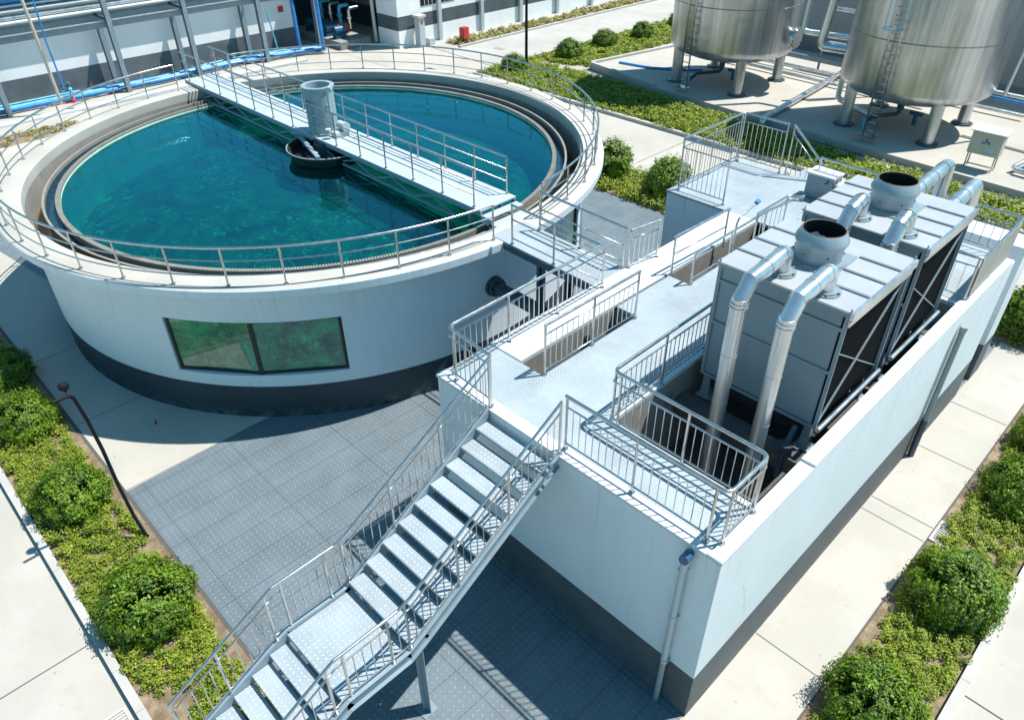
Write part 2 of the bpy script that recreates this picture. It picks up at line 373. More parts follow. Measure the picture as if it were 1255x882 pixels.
# ------------------------------------------------------------------ railings
_rod = {}
def rod(h, r, n=6, foot=False):
    k = (round(h, 3), r, foot)
    if k not in _rod:
        b = MB(); b.tube([(0, 0, 0), (0, 0, h)], r, n, cap=False)
        if foot: b.tube([(0, 0, .0), (0, 0, .03)], r*2.1, 12); 
        o = b.build('rod', 'steel'); _rod[k] = o.data; bpy.data.objects.remove(o)
    return _rod[k]
def along(base, s):
    acc = 0
    for a, b in zip(base, base[1:]):
        a, b = Vector(a), Vector(b); l = (b-a).xy.length
        if s <= acc+l+1e-6: return a.lerp(b, max(0, min(1, (s-acc)/l)))
        acc += l
    return Vector(base[-1])
def plen(base): return sum((Vector(b)-Vector(a)).xy.length for a, b in zip(base, base[1:]))
def railing(base, posts, label=None, parent=None, H=1.07, rails=(), panel=None, r=.03, rp=.023, fr=.14, step=.14, group=None, ends=(0, 0), closed_end=()):
    """base: foot line; posts: distances along it; panel=(low, high) heights of the baluster frame"""
    base = [Vector(p) for p in base]; L = plen(base)
    top = [p+Vector((0, 0, H)) for p in base]
    path = fillet(top, fr) if fr else top
    hb = MB()
    if ends[0]: path = fillet([path[0]-Vector((0, 0, ends[0]))]+path[:1]+path[1:], .07) if not fr else [path[0]-Vector((0, 0, ends[0]))]+path
    if ends[1]: path = path+[path[-1]-Vector((0, 0, ends[1]))]
    hb.tube(path, r, 10)
    RB = []
    for h in rails: RB.append(MB().tube(fillet([p+Vector((0, 0, h)) for p in base], fr*.6) if fr else [p+Vector((0, 0, h)) for p in base], .016, 6))
    if panel:
        for h in panel: RB.append(MB().tube(fillet([p+Vector((0, 0, h)) for p in base], .03, 2) if len(base) > 2 else [p+Vector((0, 0, h)) for p in base], .016, 6))
    if parent is None:
        rt = root('railing', label, 'railing', base[0], group)
        hb.build('handrail', 'steel', rt); P = rt
    else:
        P = hb.build('railing', 'steel', parent)
        if label: P['label'] = label
    for q in RB: q.build('rail', 'steel', P)
    for s in posts: put('post', rod(H-.01, rp, 8, True), P, along(base, s))
    if panel:
        ps = sorted(posts); 
        for a, b in zip(ps, ps[1:]):
            if b-a < .3: continue
            n = max(1, round((b-a)/step))
            for k in range(1, n): q = along(base, a+(b-a)*k/n); put('baluster', rod(panel[1]-panel[0], .0095, 5), P, q+Vector((0, 0, panel[0])))
    return P
def even(a, b, n): return [a+(b-a)*i/n for i in range(n+1)]

# ================================================================== SETTING
def sheet(name, poly, z, mat):
    b = MB(); b.add([(*p, z) for p in poly], [tuple(range(len(poly)))], False); o = b.build(name, mat, fixn=False)
    if o.data.polygons[0].normal.z < 0:
        bm = bmesh.new(); bm.from_mesh(o.data); bmesh.ops.reverse_faces(bm, faces=bm.faces); bm.to_mesh(o.data); bm.free()
    return struct(o)
def rect(x0, y0, x1, y1): return [(x0, y0), (x1, y0), (x1, y1), (x0, y1)]
sheet('ground', rect(-400, -300, 300, 450), -.02, 'concrete')
sheet('road', rect(-120, -60, 60, 0), -.008, 'concrete')
sheet('road', rect(.46, 0, 60, 25), -.008, 'concrete')
sheet('pavement', rect(-60, 1.9, -14.35, 11), .0, 'concrete')
sheet('pavement', rect(-2.63, -1, -1.3, 21.6), .0, 'concrete')
# steel plate yard
sheet('plate_paving', [(-14.3, 1.92), (-2.66, 1.92), (-2.66, 21.9), (-19.2, 21.9), (-19.2, 12), (-14.4, 12)], .006, 'plate')
sheet('plate_paving', [(-34, 2.6), (-24.4, 4.0), (-23.6, 9), (-34, 12)], .007, 'plate')
sheet('apron', [(-29.6, 31.2), (-60, 33), (-60, 33.2), (-29.6, 60), (20, 60), (20, 30.4), (-5, 31.75), (-13.6, 32.3), (-27.5, 33.8)], .003, 'apron')
# joints
jb = MB()
for a, b in (((-17.43, 1.92), (-17.43, 6)), ((-21.0, 1.92), (-21.0, 6)), ((-10.98, -30), (-10.98, -.03)), ((-16.5, -30), (-16.5, -.03)), ((-5.2, -30), (-5.2, -.03)),
             ((-60, -5.5), (40, -5.5)), ((-2.62, 8.66), (-1.32, 8.66)), ((-2.62, 12.95), (-1.32, 12.95)), ((-2.62, 13.44), (-1.32, 13.44)), ((-2.62, 15.8), (-1.32, 15.8)), ((-2.62, 18.0), (-1.32, 18.0)),
             ((.48, 10.1), (30, 10.1)), ((.48, 14.6), (30, 14.6)), ((4.8, -30), (4.8, 25)), ((-18.2, 25.2), (-18.2, 29.2)), ((-12, 24.8), (-12, 29.2)), ((-3.56, 24.5), (-3.56, 27.3)),
             ((-24.2, 25), (-24.2, 29.3)), ((-38.4, 38), (-33.6, 38)), ((-38.4, 43.5), (-33.6, 43.5)), ((-38.4, 49), (-33.6, 49)), ((-34.3, 2), (-34.3, 12)), ((-30, -30), (-30, -.05)), ((-60, 27), (-24, 27))):
    a, b = Vector((*a, 0)), Vector((*b, 0)); q = (b-a).normalized().cross(Vector((0, 0, 1)))*.009
    jb.add([a-q+Vector((0, 0, .004)), a+q+Vector((0, 0, .004)), b+q+Vector((0, 0, .004)), b-q+Vector((0, 0, .004))], [(0, 1, 2, 3)], False)
jo = jb.build('paving_joint', 'joint'); struct(jo)
# beds
def bed(poly): return sheet('planting_bed', poly, .012, 'soil')
BED_A = rect(-60, .14, -7.4, 1.86); BED_B = rect(-1.27, -1, .29, 19.5); BED_C = rect(-19.2, 21.95, -3.1, 24.3); BED_D = [(-33.2, 29.6), (-4, 29.35), (4, 29.3), (4, 31.2), (-5, 31.72), (-13.6, 32.25), (-27.5, 33.75), (-33.2, 33.7)]
BED_E = [(-33.3, 33.7), (-29.4, 35.4), (-29.6, 60), (-33.3, 60)]; BED_F = rect(-40.3, 33.2, -38.75, 70); BED_G = rect(-41.6, 3, -40.0, 10.2); BED_H = [(-3.0, 21.7), (.3, 21.7), (.3, 25.0), (-3.0, 25.0)]; BED_I = rect(-36, 0.2, -31.5, 2.5)
for b_ in (BED_A, BED_B, BED_C, BED_D, BED_E, BED_F, BED_G, BED_H): bed(b_)
sheet('bed_edge', rect(-60, 1.845, -7.4, 1.915), .016, 'joint')
sheet('bed_edge', rect(-1.305, -1, -1.265, 19.5), .016, 'joint')
def kerb(name, pts, wd=.14, h=.12, mat='kerb'):
    b = MB()
    for (x0, y0), (x1, y1) in zip(pts, pts[1:]):
        a, c = Vector((x0, y0, 0)), Vector((x1, y1, 0)); L = (c-a).length; n = max(1, int(L/1.0)); t = (c-a).normalized()
        for k in range(n):
            p, q = a+t*(L*k/n+.004), a+t*(L*(k+1)/n-.004)
            if L > 60 and (q.xy-Vector((-10, 10))).length > 60: continue
            b.bar(p+Vector((0, 0, h/2-.03)), q+Vector((0, 0, h/2-.03)), wd, h+.06)
    return struct(b.build(name, mat))
kerb('kerb', [(-60, .07), (-6.0, .07)], .15, .13)
kerb('kerb', [(.38, -1), (.38, 19.5), ], .15, .13)
kerb('kerb', [(-33.3, 29.5), (8, 29.3)], .2, .14)
kerb('kerb', [(-33.45, 30.0), (-33.45, 60)], .16, .12)
kerb('kerb', [(-38.6, 33.0), (-38.6, 70)], .2, .12)
b = MB(); b.tube(fillet([(-33.45, 30.4, .05), (-33.45, 29.55, .05), (-32.5, 29.5, .05)], .8), .1, 8); struct(b.build('kerb', 'kerb'))

# ================================================================== VEGETATION
def leaf_mesh(name, pts, nrm, size, tint, mat, seed=0, asp=.5):
    """one small folded leaf per point"""
    rng = np.random.default_rng(seed); n = len(pts)
    up = rng.normal(size=(n, 3)); t = np.cross(nrm, up); t /= np.linalg.norm(t, axis=1, keepdims=True)+1e-9
    b = np.cross(nrm, t); sz = size*rng.uniform(.6, 1.3, (n, 1))
    v = np.stack([pts-t*sz, pts-b*sz*asp+nrm*sz*.15, pts+t*sz, pts+b*sz*asp+nrm*sz*.15], 1).reshape(-1, 3)
    me = bpy.data.meshes.new(name); me.vertices.add(4*n); me.vertices.foreach_set('co', v.ravel())
    me.loops.add(4*n); me.loops.foreach_set('vertex_index', np.arange(4*n, dtype=np.int32))
    me.polygons.add(n); me.polygons.foreach_set('loop_start', np.arange(0, 4*n, 4, dtype=np.int32)); me.polygons.foreach_set('loop_total', np.full(n, 4, dtype=np.int32))
    at = me.attributes.new('tint', 'FLOAT', 'POINT'); at.data.foreach_set('value', np.repeat(tint, 4).astype(np.float32))
    me.materials.append(M[mat]); me.update(calc_edges=True); me.validate(); return me
def shrub_points(seed, n, rx, rz, clumps=120):
    rng = np.random.default_rng(seed)
    d = rng.normal(size=(clumps, 3)); d[:, 2] = np.abs(d[:, 2])*1.0-.35; d /= np.linalg.norm(d, axis=1, keepdims=True)
    rr = rng.uniform(.80, 1.03, (clumps, 1)); c = d*rr
    k = rng.integers(0, clumps, n); off = np.clip(rng.normal(size=(n, 3)), -1.7, 1.7)*.10*rng.uniform(.7, 1.4, (clumps, 1))[k]
    q = c[k]+off
    inner = rng.random(n) < .18; q[inner] *= rng.uniform(.3, .9, (inner.sum(), 1))
    nr = q/np.linalg.norm(q, axis=1, keepdims=True)+rng.normal(size=(n, 3))*.38+np.array([0, 0, .3]); nr /= np.linalg.norm(nr, axis=1, keepdims=True)
    ct = rng.uniform(-.16, .22, clumps)[k]
    tint = np.clip(.36+ct*1.3+rng.normal(size=n)*.2+(rng.random(n) < .06)*.5, 0, 1)
    p = q*np.array([rx, rx, rz])+np.array([0, 0, rz*.62]); p[:, 2] = np.maximum(p[:, 2], .03)
    return p, nr, tint
def make_shrub(seed, n, rx, rz, leaf=.04):
    p, nr, t = shrub_points(seed, n, rx, rz)
    rt = bpy.data.objects.new('shrub', None); COL.objects.link(rt); WL[rt] = Vector((0, 0, 0)); rt.empty_display_size = .3
    o = bpy.data.objects.new('foliage', leaf_mesh('foliage', p, nr, leaf, t, 'leaf', seed)); COL.objects.link(o); o.parent = rt
    rng = random.Random(seed); b = MB()
    for k in range(9):
        a = rng.uniform(0, 2*PI); e = rng.uniform(.35, .75)
        b.tube([(0, 0, 0), (rx*.3*math.cos(a), rx*.3*math.sin(a), rz*.5), (rx*e*math.cos(a+.2), rx*e*math.sin(a+.2), rz*1.15)], [.022, .014, .006], 5)
    b.build('stem', 'bark', rt); return rt
protos = [make_shrub(11, 20000, .70, .64, .033), make_shrub(12, 20000, .68, .66, .033), make_shrub(13, 20000, .74, .60, .033)]
far_proto = [make_shrub(21, 4200, .92, 1.0, .075), make_shrub(22, 4200, .92, 1.05, .075)]
SH = [
 (0, -18.0, 1.0, 1.0, 'dark green rounded shrub in the left bed nearest the tank side'),
 (1, -14.55, .95, 1.02, 'rounded shrub in the left bed beside the foot of the black pole'),
 (2, -10.8, 1.0, 1.12, 'largest rounded shrub of the left bed, nearest the staircase'),
 (2, -20.6, 1.3, .9, 'shaded shrub in the left bed against the pavement edge by the tank'),
]
used = set()
def place_shrub(k, x, y, sc, label, group, far=False, rot=None, z=0):
    src = (far_proto if far else protos)[k]
    o = src if src not in used else copy_tree(src)
    used.add(src)
    o.location = (x, y, z); s_ = sc; o.scale = (s_, s_, s_*.97); o.rotation_euler = (0, 0, rot if rot is not None else (x*1.7+y) % 6.28)
    o['label'] = label; o['category'] = 'shrub'; o['group'] = group
    return o
for k, x, y, sc, lb in SH: place_shrub(k, x, y, sc, lb, 'shrubs in the left bed')
for k, x, y, sc, lb in ((0, -.55, 8.55, 1.0, 'rounded shrub nearest the bottom edge in the right bed'),
                        (1, -.42, 11.75, 1.12, 'large rounded shrub in the right bed just in front of the floor grate'),
                        (2, -.25, 15.5, 1.1, 'rounded shrub in the right bed just beyond the floor grate'),
                        (0, -.5, 17.6, .85, 'smallest rounded shrub at the far end of the right bed')):
    place_shrub(k, x, y, sc, lb, 'shrubs in the right bed')
for k, x, y, sc, lb in ((0, -18.1, 23.3, .95, 'shrub behind the round tank, left of the pair by the plate yard'), (1, -15.1, 23.2, .95, 'shrub touching the corner of the white raised platform'),
                        (1, -2.3, 22.7, .95, 'shrub beyond the far end of the long white wall'), (0, -.9, 23.2, .8, 'shrub at the right picture edge beyond the long white wall')):
    place_shrub(k, x, y, sc, lb, 'shrubs behind the tank and building', far=True)
for k, x, y, sc, lb in ((0, -31.9, 31.4, 1.0, 'clipped shrub at the foot of the dark lamp pole'), (1, -31.6, 35.8, 1.1, 'clipped ball shrub, first beyond the lamp pole in the road side row'),
                        (0, -31.9, 39.6, 1.05, 'clipped ball shrub, second beyond the lamp pole in the road side row'), (1, -31.5, 43.0, 1.0, 'clipped ball shrub, third beyond the lamp pole in the road side row'),
                        (0, -31.6, 47.3, 1.05, 'clipped ball shrub half hidden by the left steel tank')):
    place_shrub(k, x, y, sc, lb, 'clipped shrubs along the road')

def inside(poly, x, y):
    c = np.zeros(len(x), bool); n = len(poly)
    for i in range(n):
        x0, y0 = poly[i]; x1, y1 = poly[(i+1) % n]
        if y0 == y1: continue
        m = ((y0 > y) != (y1 > y)) & (x < (x1-x0)*(y-y0)/(y1-y0)+x0); c ^= m
    return c
def cover(name, poly, label, dens, per, size, h, seed, mat='cover', patch=.0, xr=None, spread=.12):
    rng = np.random.default_rng(seed); P = np.array(poly); x0, y0 = P.min(0); x1, y1 = P.max(0)
    if xr: x0, x1 = max(x0, xr[0]), min(x1, xr[1]); y0, y1 = max(y0, xr[2]), min(y1, xr[3])
    n = int((x1-x0)*(y1-y0)*dens); x = rng.uniform(x0, x1, n); y = rng.uniform(y0, y1, n); ok = inside(poly, x, y)
    if patch:
        ph = np.sin(x*2.1+seed)*np.cos(y*1.9+seed*2)+np.sin(x*.9-y*2.6+seed)*.7; ok &= ph > -1.5+patch*1.5*rng.random(n)
    x, y = x[ok], y[ok]; n = len(x); hh = h*rng.uniform(.45, 1.25, n); ct = rng.uniform(-.25, .3, n)
    k = np.repeat(np.arange(n), per); m = len(k); e = rng.normal(size=(m, 3)); e /= np.linalg.norm(e, axis=1, keepdims=True)
    r = rng.random((m, 1))**.5; px = np.stack([x[k], y[k], hh[k]*.5], 1)+e*r*np.stack([np.full(m, spread), np.full(m, spread), hh[k]*.55], 1)
    px[:, 2] = np.maximum(px[:, 2], .02); nr = e*.6+np.array([0, 0, .7])+rng.normal(size=(m, 3))*.4; nr /= np.linalg.norm(nr, axis=1, keepdims=True)
    t = np.clip(.5+ct[k]+rng.normal(size=m)*.18, 0, 1)
    o = bpy.data.objects.new(name, leaf_mesh(name, px, nr, size, t, mat, seed)); COL.objects.link(o); tag(o, label, 'ground cover', kind='stuff'); return o
cover('ground_cover', rect(-24, .2, -7.4, 1.66), 'low yellow green ground cover plants filling the left bed between the shrubs', 60, 90, .027, .26, 1, patch=.42)
cover('ground_cover', rect(-1.12, 5, .28, 19.4), 'low yellow green ground cover plants filling the right bed between the shrubs', 60, 90, .027, .26, 2, patch=.45)
cover('ground_cover', BED_C, 'low green ground cover behind the round tank at the plate yard edge', 26, 34, .06, .38, 3, spread=.2, xr=(-19.2, -3.1, 21.9, 24.3))
cover('ground_cover', BED_D, 'long strip of low green ground cover between the back road and the tank yard', 28, 34, .065, .36, 4, spread=.22, patch=.15)
cover('ground_cover', BED_E, 'green ground cover under the row of clipped ball shrubs beside the road', 18, 30, .075, .28, 5, spread=.25, xr=(-34, -29, 33, 58))
cover('ground_cover', BED_H, 'green ground cover round the shrubs beyond the long white wall', 16, 34, .06, .3, 6, spread=.2, patch=.3)
cover('grass_verge', BED_F, 'dry yellowish grass verge between road and far white building', 11, 22, .08, .3, 7, 'dry', spread=.25, xr=(-41, -38, 33, 62))
cover('grass_verge', BED_G, 'dry tufts of grass in the gap left of the round tank', 9, 20, .06, .16, 8, 'dry', spread=.2, patch=.4)
cover('ground_cover', BED_I, 'green plants at the left picture edge below the tank rim', 12, 30, .06, .4, 9, spread=.2)

# ================================================================== CLARIFIER TANK
CX, CY = -20.066, 11.258; CC = (CX, CY)
tk = root('settling_tank', 'big round white water tank with dark base band and wide concrete rim', 'tank', (CX, CY, 0))
def ring_wall():
    b = MB(); wins = [(-59.6, -30.1, 1.28, 2.79), (20.0, 32.0, 1.35, 3.1)]
    an = set(np.arange(-180, 180, 2.5).tolist())
    for a0, a1, _, _ in wins: an |= {a0, a1}; an = {a for a in an if not (a0 < a < a1 and min(a-a0, a1-a) < .8)}
    an = sorted(an); ro, ri, rr = 8.14, 8.045, 8.055
    def P(r, a, z): return (CX+r*math.cos(rad(a)), CY+r*math.sin(rad(a)), z)
    for i, a in enumerate(an):
        c = an[(i+1) % len(an)]; m = (a+(c if c > a else c+360))/2
        wn = [w_ for w_ in wins if w_[0] < m < w_[1]]
        zs = [(-.1, 3.74)] if not wn else [(-.1, wn[0][2]), (wn[0][3], 3.74)]
        for z0, z1 in zs: b.add([P(ro, a, z0), P(ro, c, z0), P(ro, c, z1), P(ro, a, z1)], [(0, 1, 2, 3)], True)
        b.add([P(ri, a, 2.8), P(ri, c, 2.8), P(ri, c, 3.8), P(ri, a, 3.8)], [(3, 2, 1, 0)], True)
        if wn:
            for z, fl in ((wn[0][2], 1), (wn[0][3], 0)): b.add([P(ro, a, z), P(ro, c, z), P(7.9, c, z), P(7.9, a, z)], [(0, 1, 2, 3)], False)
    for a0, a1, z0, z1 in wins:
        for a in (a0, a1): b.add([P(ro, a, z0), P(ro, a, z1), P(7.9, a, z1), P(7.9, a, z0)], [(0, 1, 2, 3)], False)
    return b
ring_wall().build('wall', 'white_tank', tk, fixn=False)
b = MB(); b.lathe(CC, [(8.1, 3.72), (8.70, 3.74), (8.73, 3.77), (8.73, 3.95), (8.715, 3.972)], 144, smooth=False); b.build('rim_fascia', 'white_tank', tk)
b = MB(); b.lathe(CC, [(8.715, 3.972), (8.70, 3.98), (8.06, 3.98), (8.04, 3.96), (8.04, 3.7)], 144); b.build('rim_slab', 'rim', tk)
b = MB(); b.lathe(CC, [(8.04, 3.7), (8.038, 2.9)], 144); b.build('inner_wall', 'raw', tk)
b = MB(); b.lathe(CC, [(8.05, 2.98), (7.5, 2.98)], 96); b.build('channel_water', 'channel_water', tk)
b = MB(); b.lathe(CC, [(7.638, 2.9), (7.638, 3.66)], 144); b.build('launder_side', 'well', tk)
b = MB(); b.lathe(CC, [(7.64, 3.66), (7.64, 3.7), (7.58, 3.7), (7.58, 3.6)], 144); b.build('launder_edge', 'weir', tk)
b = MB(); b.lathe(CC, [(7.58, 3.6), (7.578, 3.35), (7.32, 3.35)], 144); b.build('launder_trough', 'dark_steel', tk)
b = MB(); b.lathe(CC, [(7.578, 3.45), (7.32, 3.45)], 96); b.build('trough_water', 'trough_water', tk)
b = MB(); nW = 640
for k in range(nW):
    a0, a1 = 2*PI*k/nW, 2*PI*(k+.72)/nW; a2 = 2*PI*(k+1)/nW
    def P2(r, a, z): return (CX+r*math.cos(a), CY+r*math.sin(a), z)
    for (u, v, zt) in ((a0, a1, 3.67), (a1, a2, 3.64)):
        b.add([P2(7.2, u, 3.3), P2(7.2, v, 3.3), P2(7.2, v, zt), P2(7.2, u, zt), P2(7.32, u, 3.3), P2(7.32, v, 3.3), P2(7.32, v, zt), P2(7.32, u, zt)],
              [(3, 2, 1, 0), (4, 5, 6, 7), (3, 7, 6, 2), (0, 3, 7, 4), (1, 5, 6, 2)], False)
b.build('weir', 'weir', tk, fixn=False)
b = MB(); b.lathe(CC, [(7.2, 3.6), (7.2, 2.2)], 144); b.build('submerged_wall', 'under', tk)
b = MB(); b.lathe(CC, [(7.2, 2.2), (5.2, 2.75), (1.0, 2.9), (.01, 2.9)], 96); b.build('tank_floor', 'tank_floor', tk)
# windows of the tank
def tank_window(a0, a1, z0, z1, npan, label):
    b = MB(); R_ = 8.06; fr = MB()
    def P(a, z, r=R_): return Vector((CX+r*math.cos(rad(a)), CY+r*math.sin(rad(a)), z))
    an = even(a0+.35, a1-.35, npan)
    for u, v in zip(an, an[1:]):
        for q, p_ in ((P(u, z0+.03), P(v, z0+.03)), (P(u, z1-.03), P(v, z1-.03))): fr.bar(q, p_, .06, .07)
    for j, a in enumerate(an): fr.bar(P(a, z0), P(a, z1), .06 if j in (0, npan) else .10, .07, up=P(a, 0, 1)-P(a, 0, 0))
    f = fr.build('window', 'frame', tk); f['label'] = label
    for u, v in zip(an, an[1:]):
        b = MB(); b.add([P(u, z0), P(v, z0), P(v, z1), P(u, z1)], [(0, 1, 2, 3)], False); b.build('pane', 'window', f, fixn=False)
tank_window(-59.6, -30.1, 1.28, 2.79, 2, 'wide two pane window showing green water')
tank_window(20.0, 32.0, 1.35, 3.1, 1, 'green window on the far right side')
# water
b = MB(); n = 144
b.disc(CC, 3.57, 7.2, n); wo_ = b.build('water', 'water', fixn=False); struct(wo_)
# rim railing, two arcs
def arc_rail(a0, a1, n, label):
    st = [(CX+8.516*math.cos(rad(a)), CY+8.516*math.sin(rad(a)), 3.98) for a in even(a0, a1, n*4)]
    L = plen(st)
    return railing(st, even(0, L, n), label, H=.9, rails=(.60, .26), r=.028, rp=.022, fr=0, group='rim railings')
arc_rail(183.5, 356.0, 21, 'curved stainless steel railing round the near side of the tank rim')
arc_rail(7.2, 169.5, 19, 'curved stainless steel railing round the far side of the tank rim')

# ---- access bridge
br = root('access_bridge', 'long light grey footbridge with railings crossing the round tank', 'footbridge', (-21, 11.93, 4.1))
BX0, BX1, BY0, BY1, BZ = -29.3, -12.75, 11.33, 12.58, 4.12
b = MB(); b.box(BX0, BY0, BZ-.04, BX1, BY1, BZ)
b.build('deck', 'bridge_deck', br)
for y in (BY0+.03, BY1-.03):
    b = MB(); b.bar((BX0, y, BZ-.10), (BX1, y, BZ-.10), .05, .115); b.build('edge_beam', 'stringer', br)
    b = MB(); b.bar((BX0+1.2, y, BZ-.48), (BX1-1.0, y, BZ-.48), .06, .07)
    xs = np.linspace(BX0+1.2, BX1-1.0, 17)
    for i, x in enumerate(xs):
        b.bar((x, y, BZ-.16), (x, y, BZ-.45), .045, .045)
        if i < 16: b.bar((x, y, BZ-(.18 if i % 2 else .46)), (xs[i+1], y, BZ-(.46 if i % 2 else .18)), .04, .04)
    b.build('truss', 'stringer', br)
L = BX1-BX0
for y, nm in ((BY0+.05, 'near railing'), (BY1-.05, 'far railing')):
    ps = even(.35, L-.28, 13)
    railing([(BX0+.0, y, BZ), (BX1-.28, y, BZ)], ps, nm, br, H=.98, rails=(.66, .33), r=.026, rp=.021, fr=0)
b = MB()
for y in (BY0+.1, BY1-.1):
    b.box(BX0+.1, y-.06, 3.98, BX0+.3, y+.06, BZ-.05)
    b.tube([(BX0+.35, y, BZ+.9), (BX0-.15, y, 3.99)], .016, 6)
b.build('bearing', 'stringer', br)
for k, (x0, x1, z) in enumerate(((BX1+.02, BX1+.30, 4.0), (BX1+.30, BX1+.62, 3.87))):
    b = MB(); b.bbox(x0, BY0+.02, z-.03, x1, BY1-.02, z+.0, .008); b.bar((x0, BY0+.02, z-.1), (x1+.1, BY0+.02, z-.1), .03, .2); b.build('step', 'bridge_deck', br)
for y in (BY0+.1, BY1-.1): b = MB(); b.bar((BX1-.5, y, BZ-.1), (BX1-.5, y, 3.3), .08, .08, up=(1, 0, 0)); b.build('support_leg', 'stringer', br)
# ---- centre drive drum
DX, DY = -20.60, 11.88
dr = root('drive_drum', 'upright grey steel cylinder standing on the middle of the footbridge', 'machine', (DX, DY, BZ))
b = MB(); b.lathe((DX, DY), [(.52, BZ), (.52, BZ+.03), (.455, BZ+.03), (.455, BZ+1.32), (.495, BZ+1.32), (.50, BZ+1.40), (.46, BZ+1.41), (.37, BZ+1.40), (.36, BZ+.9), (.01, BZ+.9)], 40); b.build('shell', 'drum', dr)
b = MB(); b.bar((DX-.06, DY-.455, BZ+.92), (DX+.1, DY-.455, BZ+.92), .02, .2); b.build('hatch', 'raw', dr)
b = MB(); b.tube(fillet([(DX+.62, DY-.05, BZ+.02), (DX+.62, DY-.05, BZ+1.44), (DX+.78, DY+.0, BZ+1.44)], .08), .05, 10); b.tube([(DX+.45, DY-.05, BZ+.9), (DX+.62, DY-.05, BZ+.9)], .025, 6); b.build('vent_pipe', 'pvc', dr)
b = MB(); b.tube([(DX+.62, DY+.2, BZ+.30), (DX+.95, DY+.2, BZ+.30)], .12, 14); b.tube([(DX+.95, DY+.2, BZ+.30), (DX+1.0, DY+.2, BZ+.30)], .14, 14); b.box(DX+.55, DY-.15, BZ, DX+.95, DY+.3, BZ+.16); b.tube([(DX+.75, DY-.3, BZ+.1), (DX+.75, DY-.3, BZ+.3)], .09, 12); b.build('motor', 'pvc', dr)
# ---- scum well below
sw = root('feed_well', 'dark rusty round basket hanging over the water under the footbridge', 'machine', (CX-.15, CY+.05, 3.5))
WX, WY = CX+.02, CY+.34
b = MB(); b.lathe((WX, WY), [(1.25, 3.87), (1.12, 3.52), (1.08, 3.52), (1.2, 3.87)], 48); b.build('basket', 'well', sw)
b = MB(); st = [(WX+1.25*math.cos(a), WY+1.25*math.sin(a), 3.88) for a in np.linspace(0, 2*PI, 49)]; b.tube(st, .022, 8); b.build('hoop', 'pvc_dark', sw)
b = MB(); b.disc((WX, WY), 3.62, 1.14, 40); b.build('scum_surface', 'black', sw)
b = MB(); b.lathe((WX, WY), [(.42, 3.55), (.42, 4.05)], 28); b.build('inner_tube', 'dark_steel', sw)
b = MB(); b.bar((WX-1.25, WY-.25, 3.93), (WX+.9, WY-.9, 3.93), .12, .09); b.bar((WX-1.25, WY+.3, 3.93), (WX+1.2, WY+.3, 3.93), .1, .08); b.build('cross_beam', 'stringer', sw)
b = MB()
for k in range(3): b.tube([(WX-1.45+k*.16, WY-.2+k*.07, 3.9), (WX-1.45+k*.16, WY-.2+k*.07, 4.12)], .04, 8)
b.bar((WX-1.65, WY-.25, 3.94), (WX-.9, WY+.0, 3.94), .14, .05); b.build('sensor', 'pvc', sw)
b = MB(); b.tube([(WX-.35+.9, WY-.75, 3.55), (WX+.55, WY-.75, 3.98)], .055, 10); b.build('float', 'pvc', sw)

# ================================================================== PROCESS BUILDING
ZT = 3.9; X0, X1, Y0, Y1 = -8.58, -2.64, 6.45, 18.2
PX0, PX1, PY0, PY1 = -5.53, -2.88, 7.68, 15.45
bd = root('process_building', 'long white low building with dark base band and plated roof deck', 'building', (-5.6, 12, 0))
bs = MB()
bs.box(X0, Y0, -.2, X1, Y0+.2, ZT-.06)                # short wall
bs.box(X1-.2, Y0+.2, -.2, X1, Y1, ZT-.0)              # long right wall up to the coping
bs.box(X0, Y0+.2, -.2, X0+.2, 19.25, ZT-.06)
bs.box(X0+.2, Y1-.0, -.2, X1, 18.4, ZT-.06)
bs.build('wall', 'white_bld', bd)
b = MB(); b.bbox(X1-.235, 9.02, ZT, X1+.004, Y1, ZT+.05, .01); b.bbox(X1-.235, Y0, ZT-.058, X1+.004, 9.015, ZT+.004, .008); b.build('coping', 'coping', bd)
b = MB(); b.box(X0-.03, Y0-.015, ZT-.06, X1-.24, Y0+.22, ZT); b.build('edge_strip', 'coping', bd)
# deck slabs around openings
D = MB()
def dk(x0, y0, x1, y1): D.box(x0, y0, ZT-.07, x1, y1, ZT)
TX0, TX1 = -7.78, -7.24
dk(TX1, Y0+.22, X1-.24, PY0-.12); dk(X0, Y0+.22, TX1-.002, 7.76)
dk(TX1, PY0-.118, PX0-.12, 20.0)
dk(PX0-.118, PY1+.12, X1-.24, 18.38)
dk(TX0+.05, 10.52, TX1-.002, 12.3); 
D.build('deck_plate', 'deck', bd)
b = MB(); b.box(PX0-.12, PY0-.118, ZT-.07, PX1+.02, PY0, ZT+.012); b.box(PX0-.118, PY0, ZT-.07, PX0, PY1, ZT+.012); b.box(PX0-.118, PY1, ZT-.07, X1-.245, PY1+.12, ZT+.012); b.build('pit_curb', 'coping', bd)
b = MB(); b.bbox(X0-.04, 7.77, ZT-.08, TX0, 16.0, ZT+.03, .012); b.build('trench_curb', 'coping', bd)
b = MB(); b.box(TX0+.002, 10.5, ZT-.08, TX0+.048, 12.32, ZT-.03); b.build('trench_slot', 'black', bd)
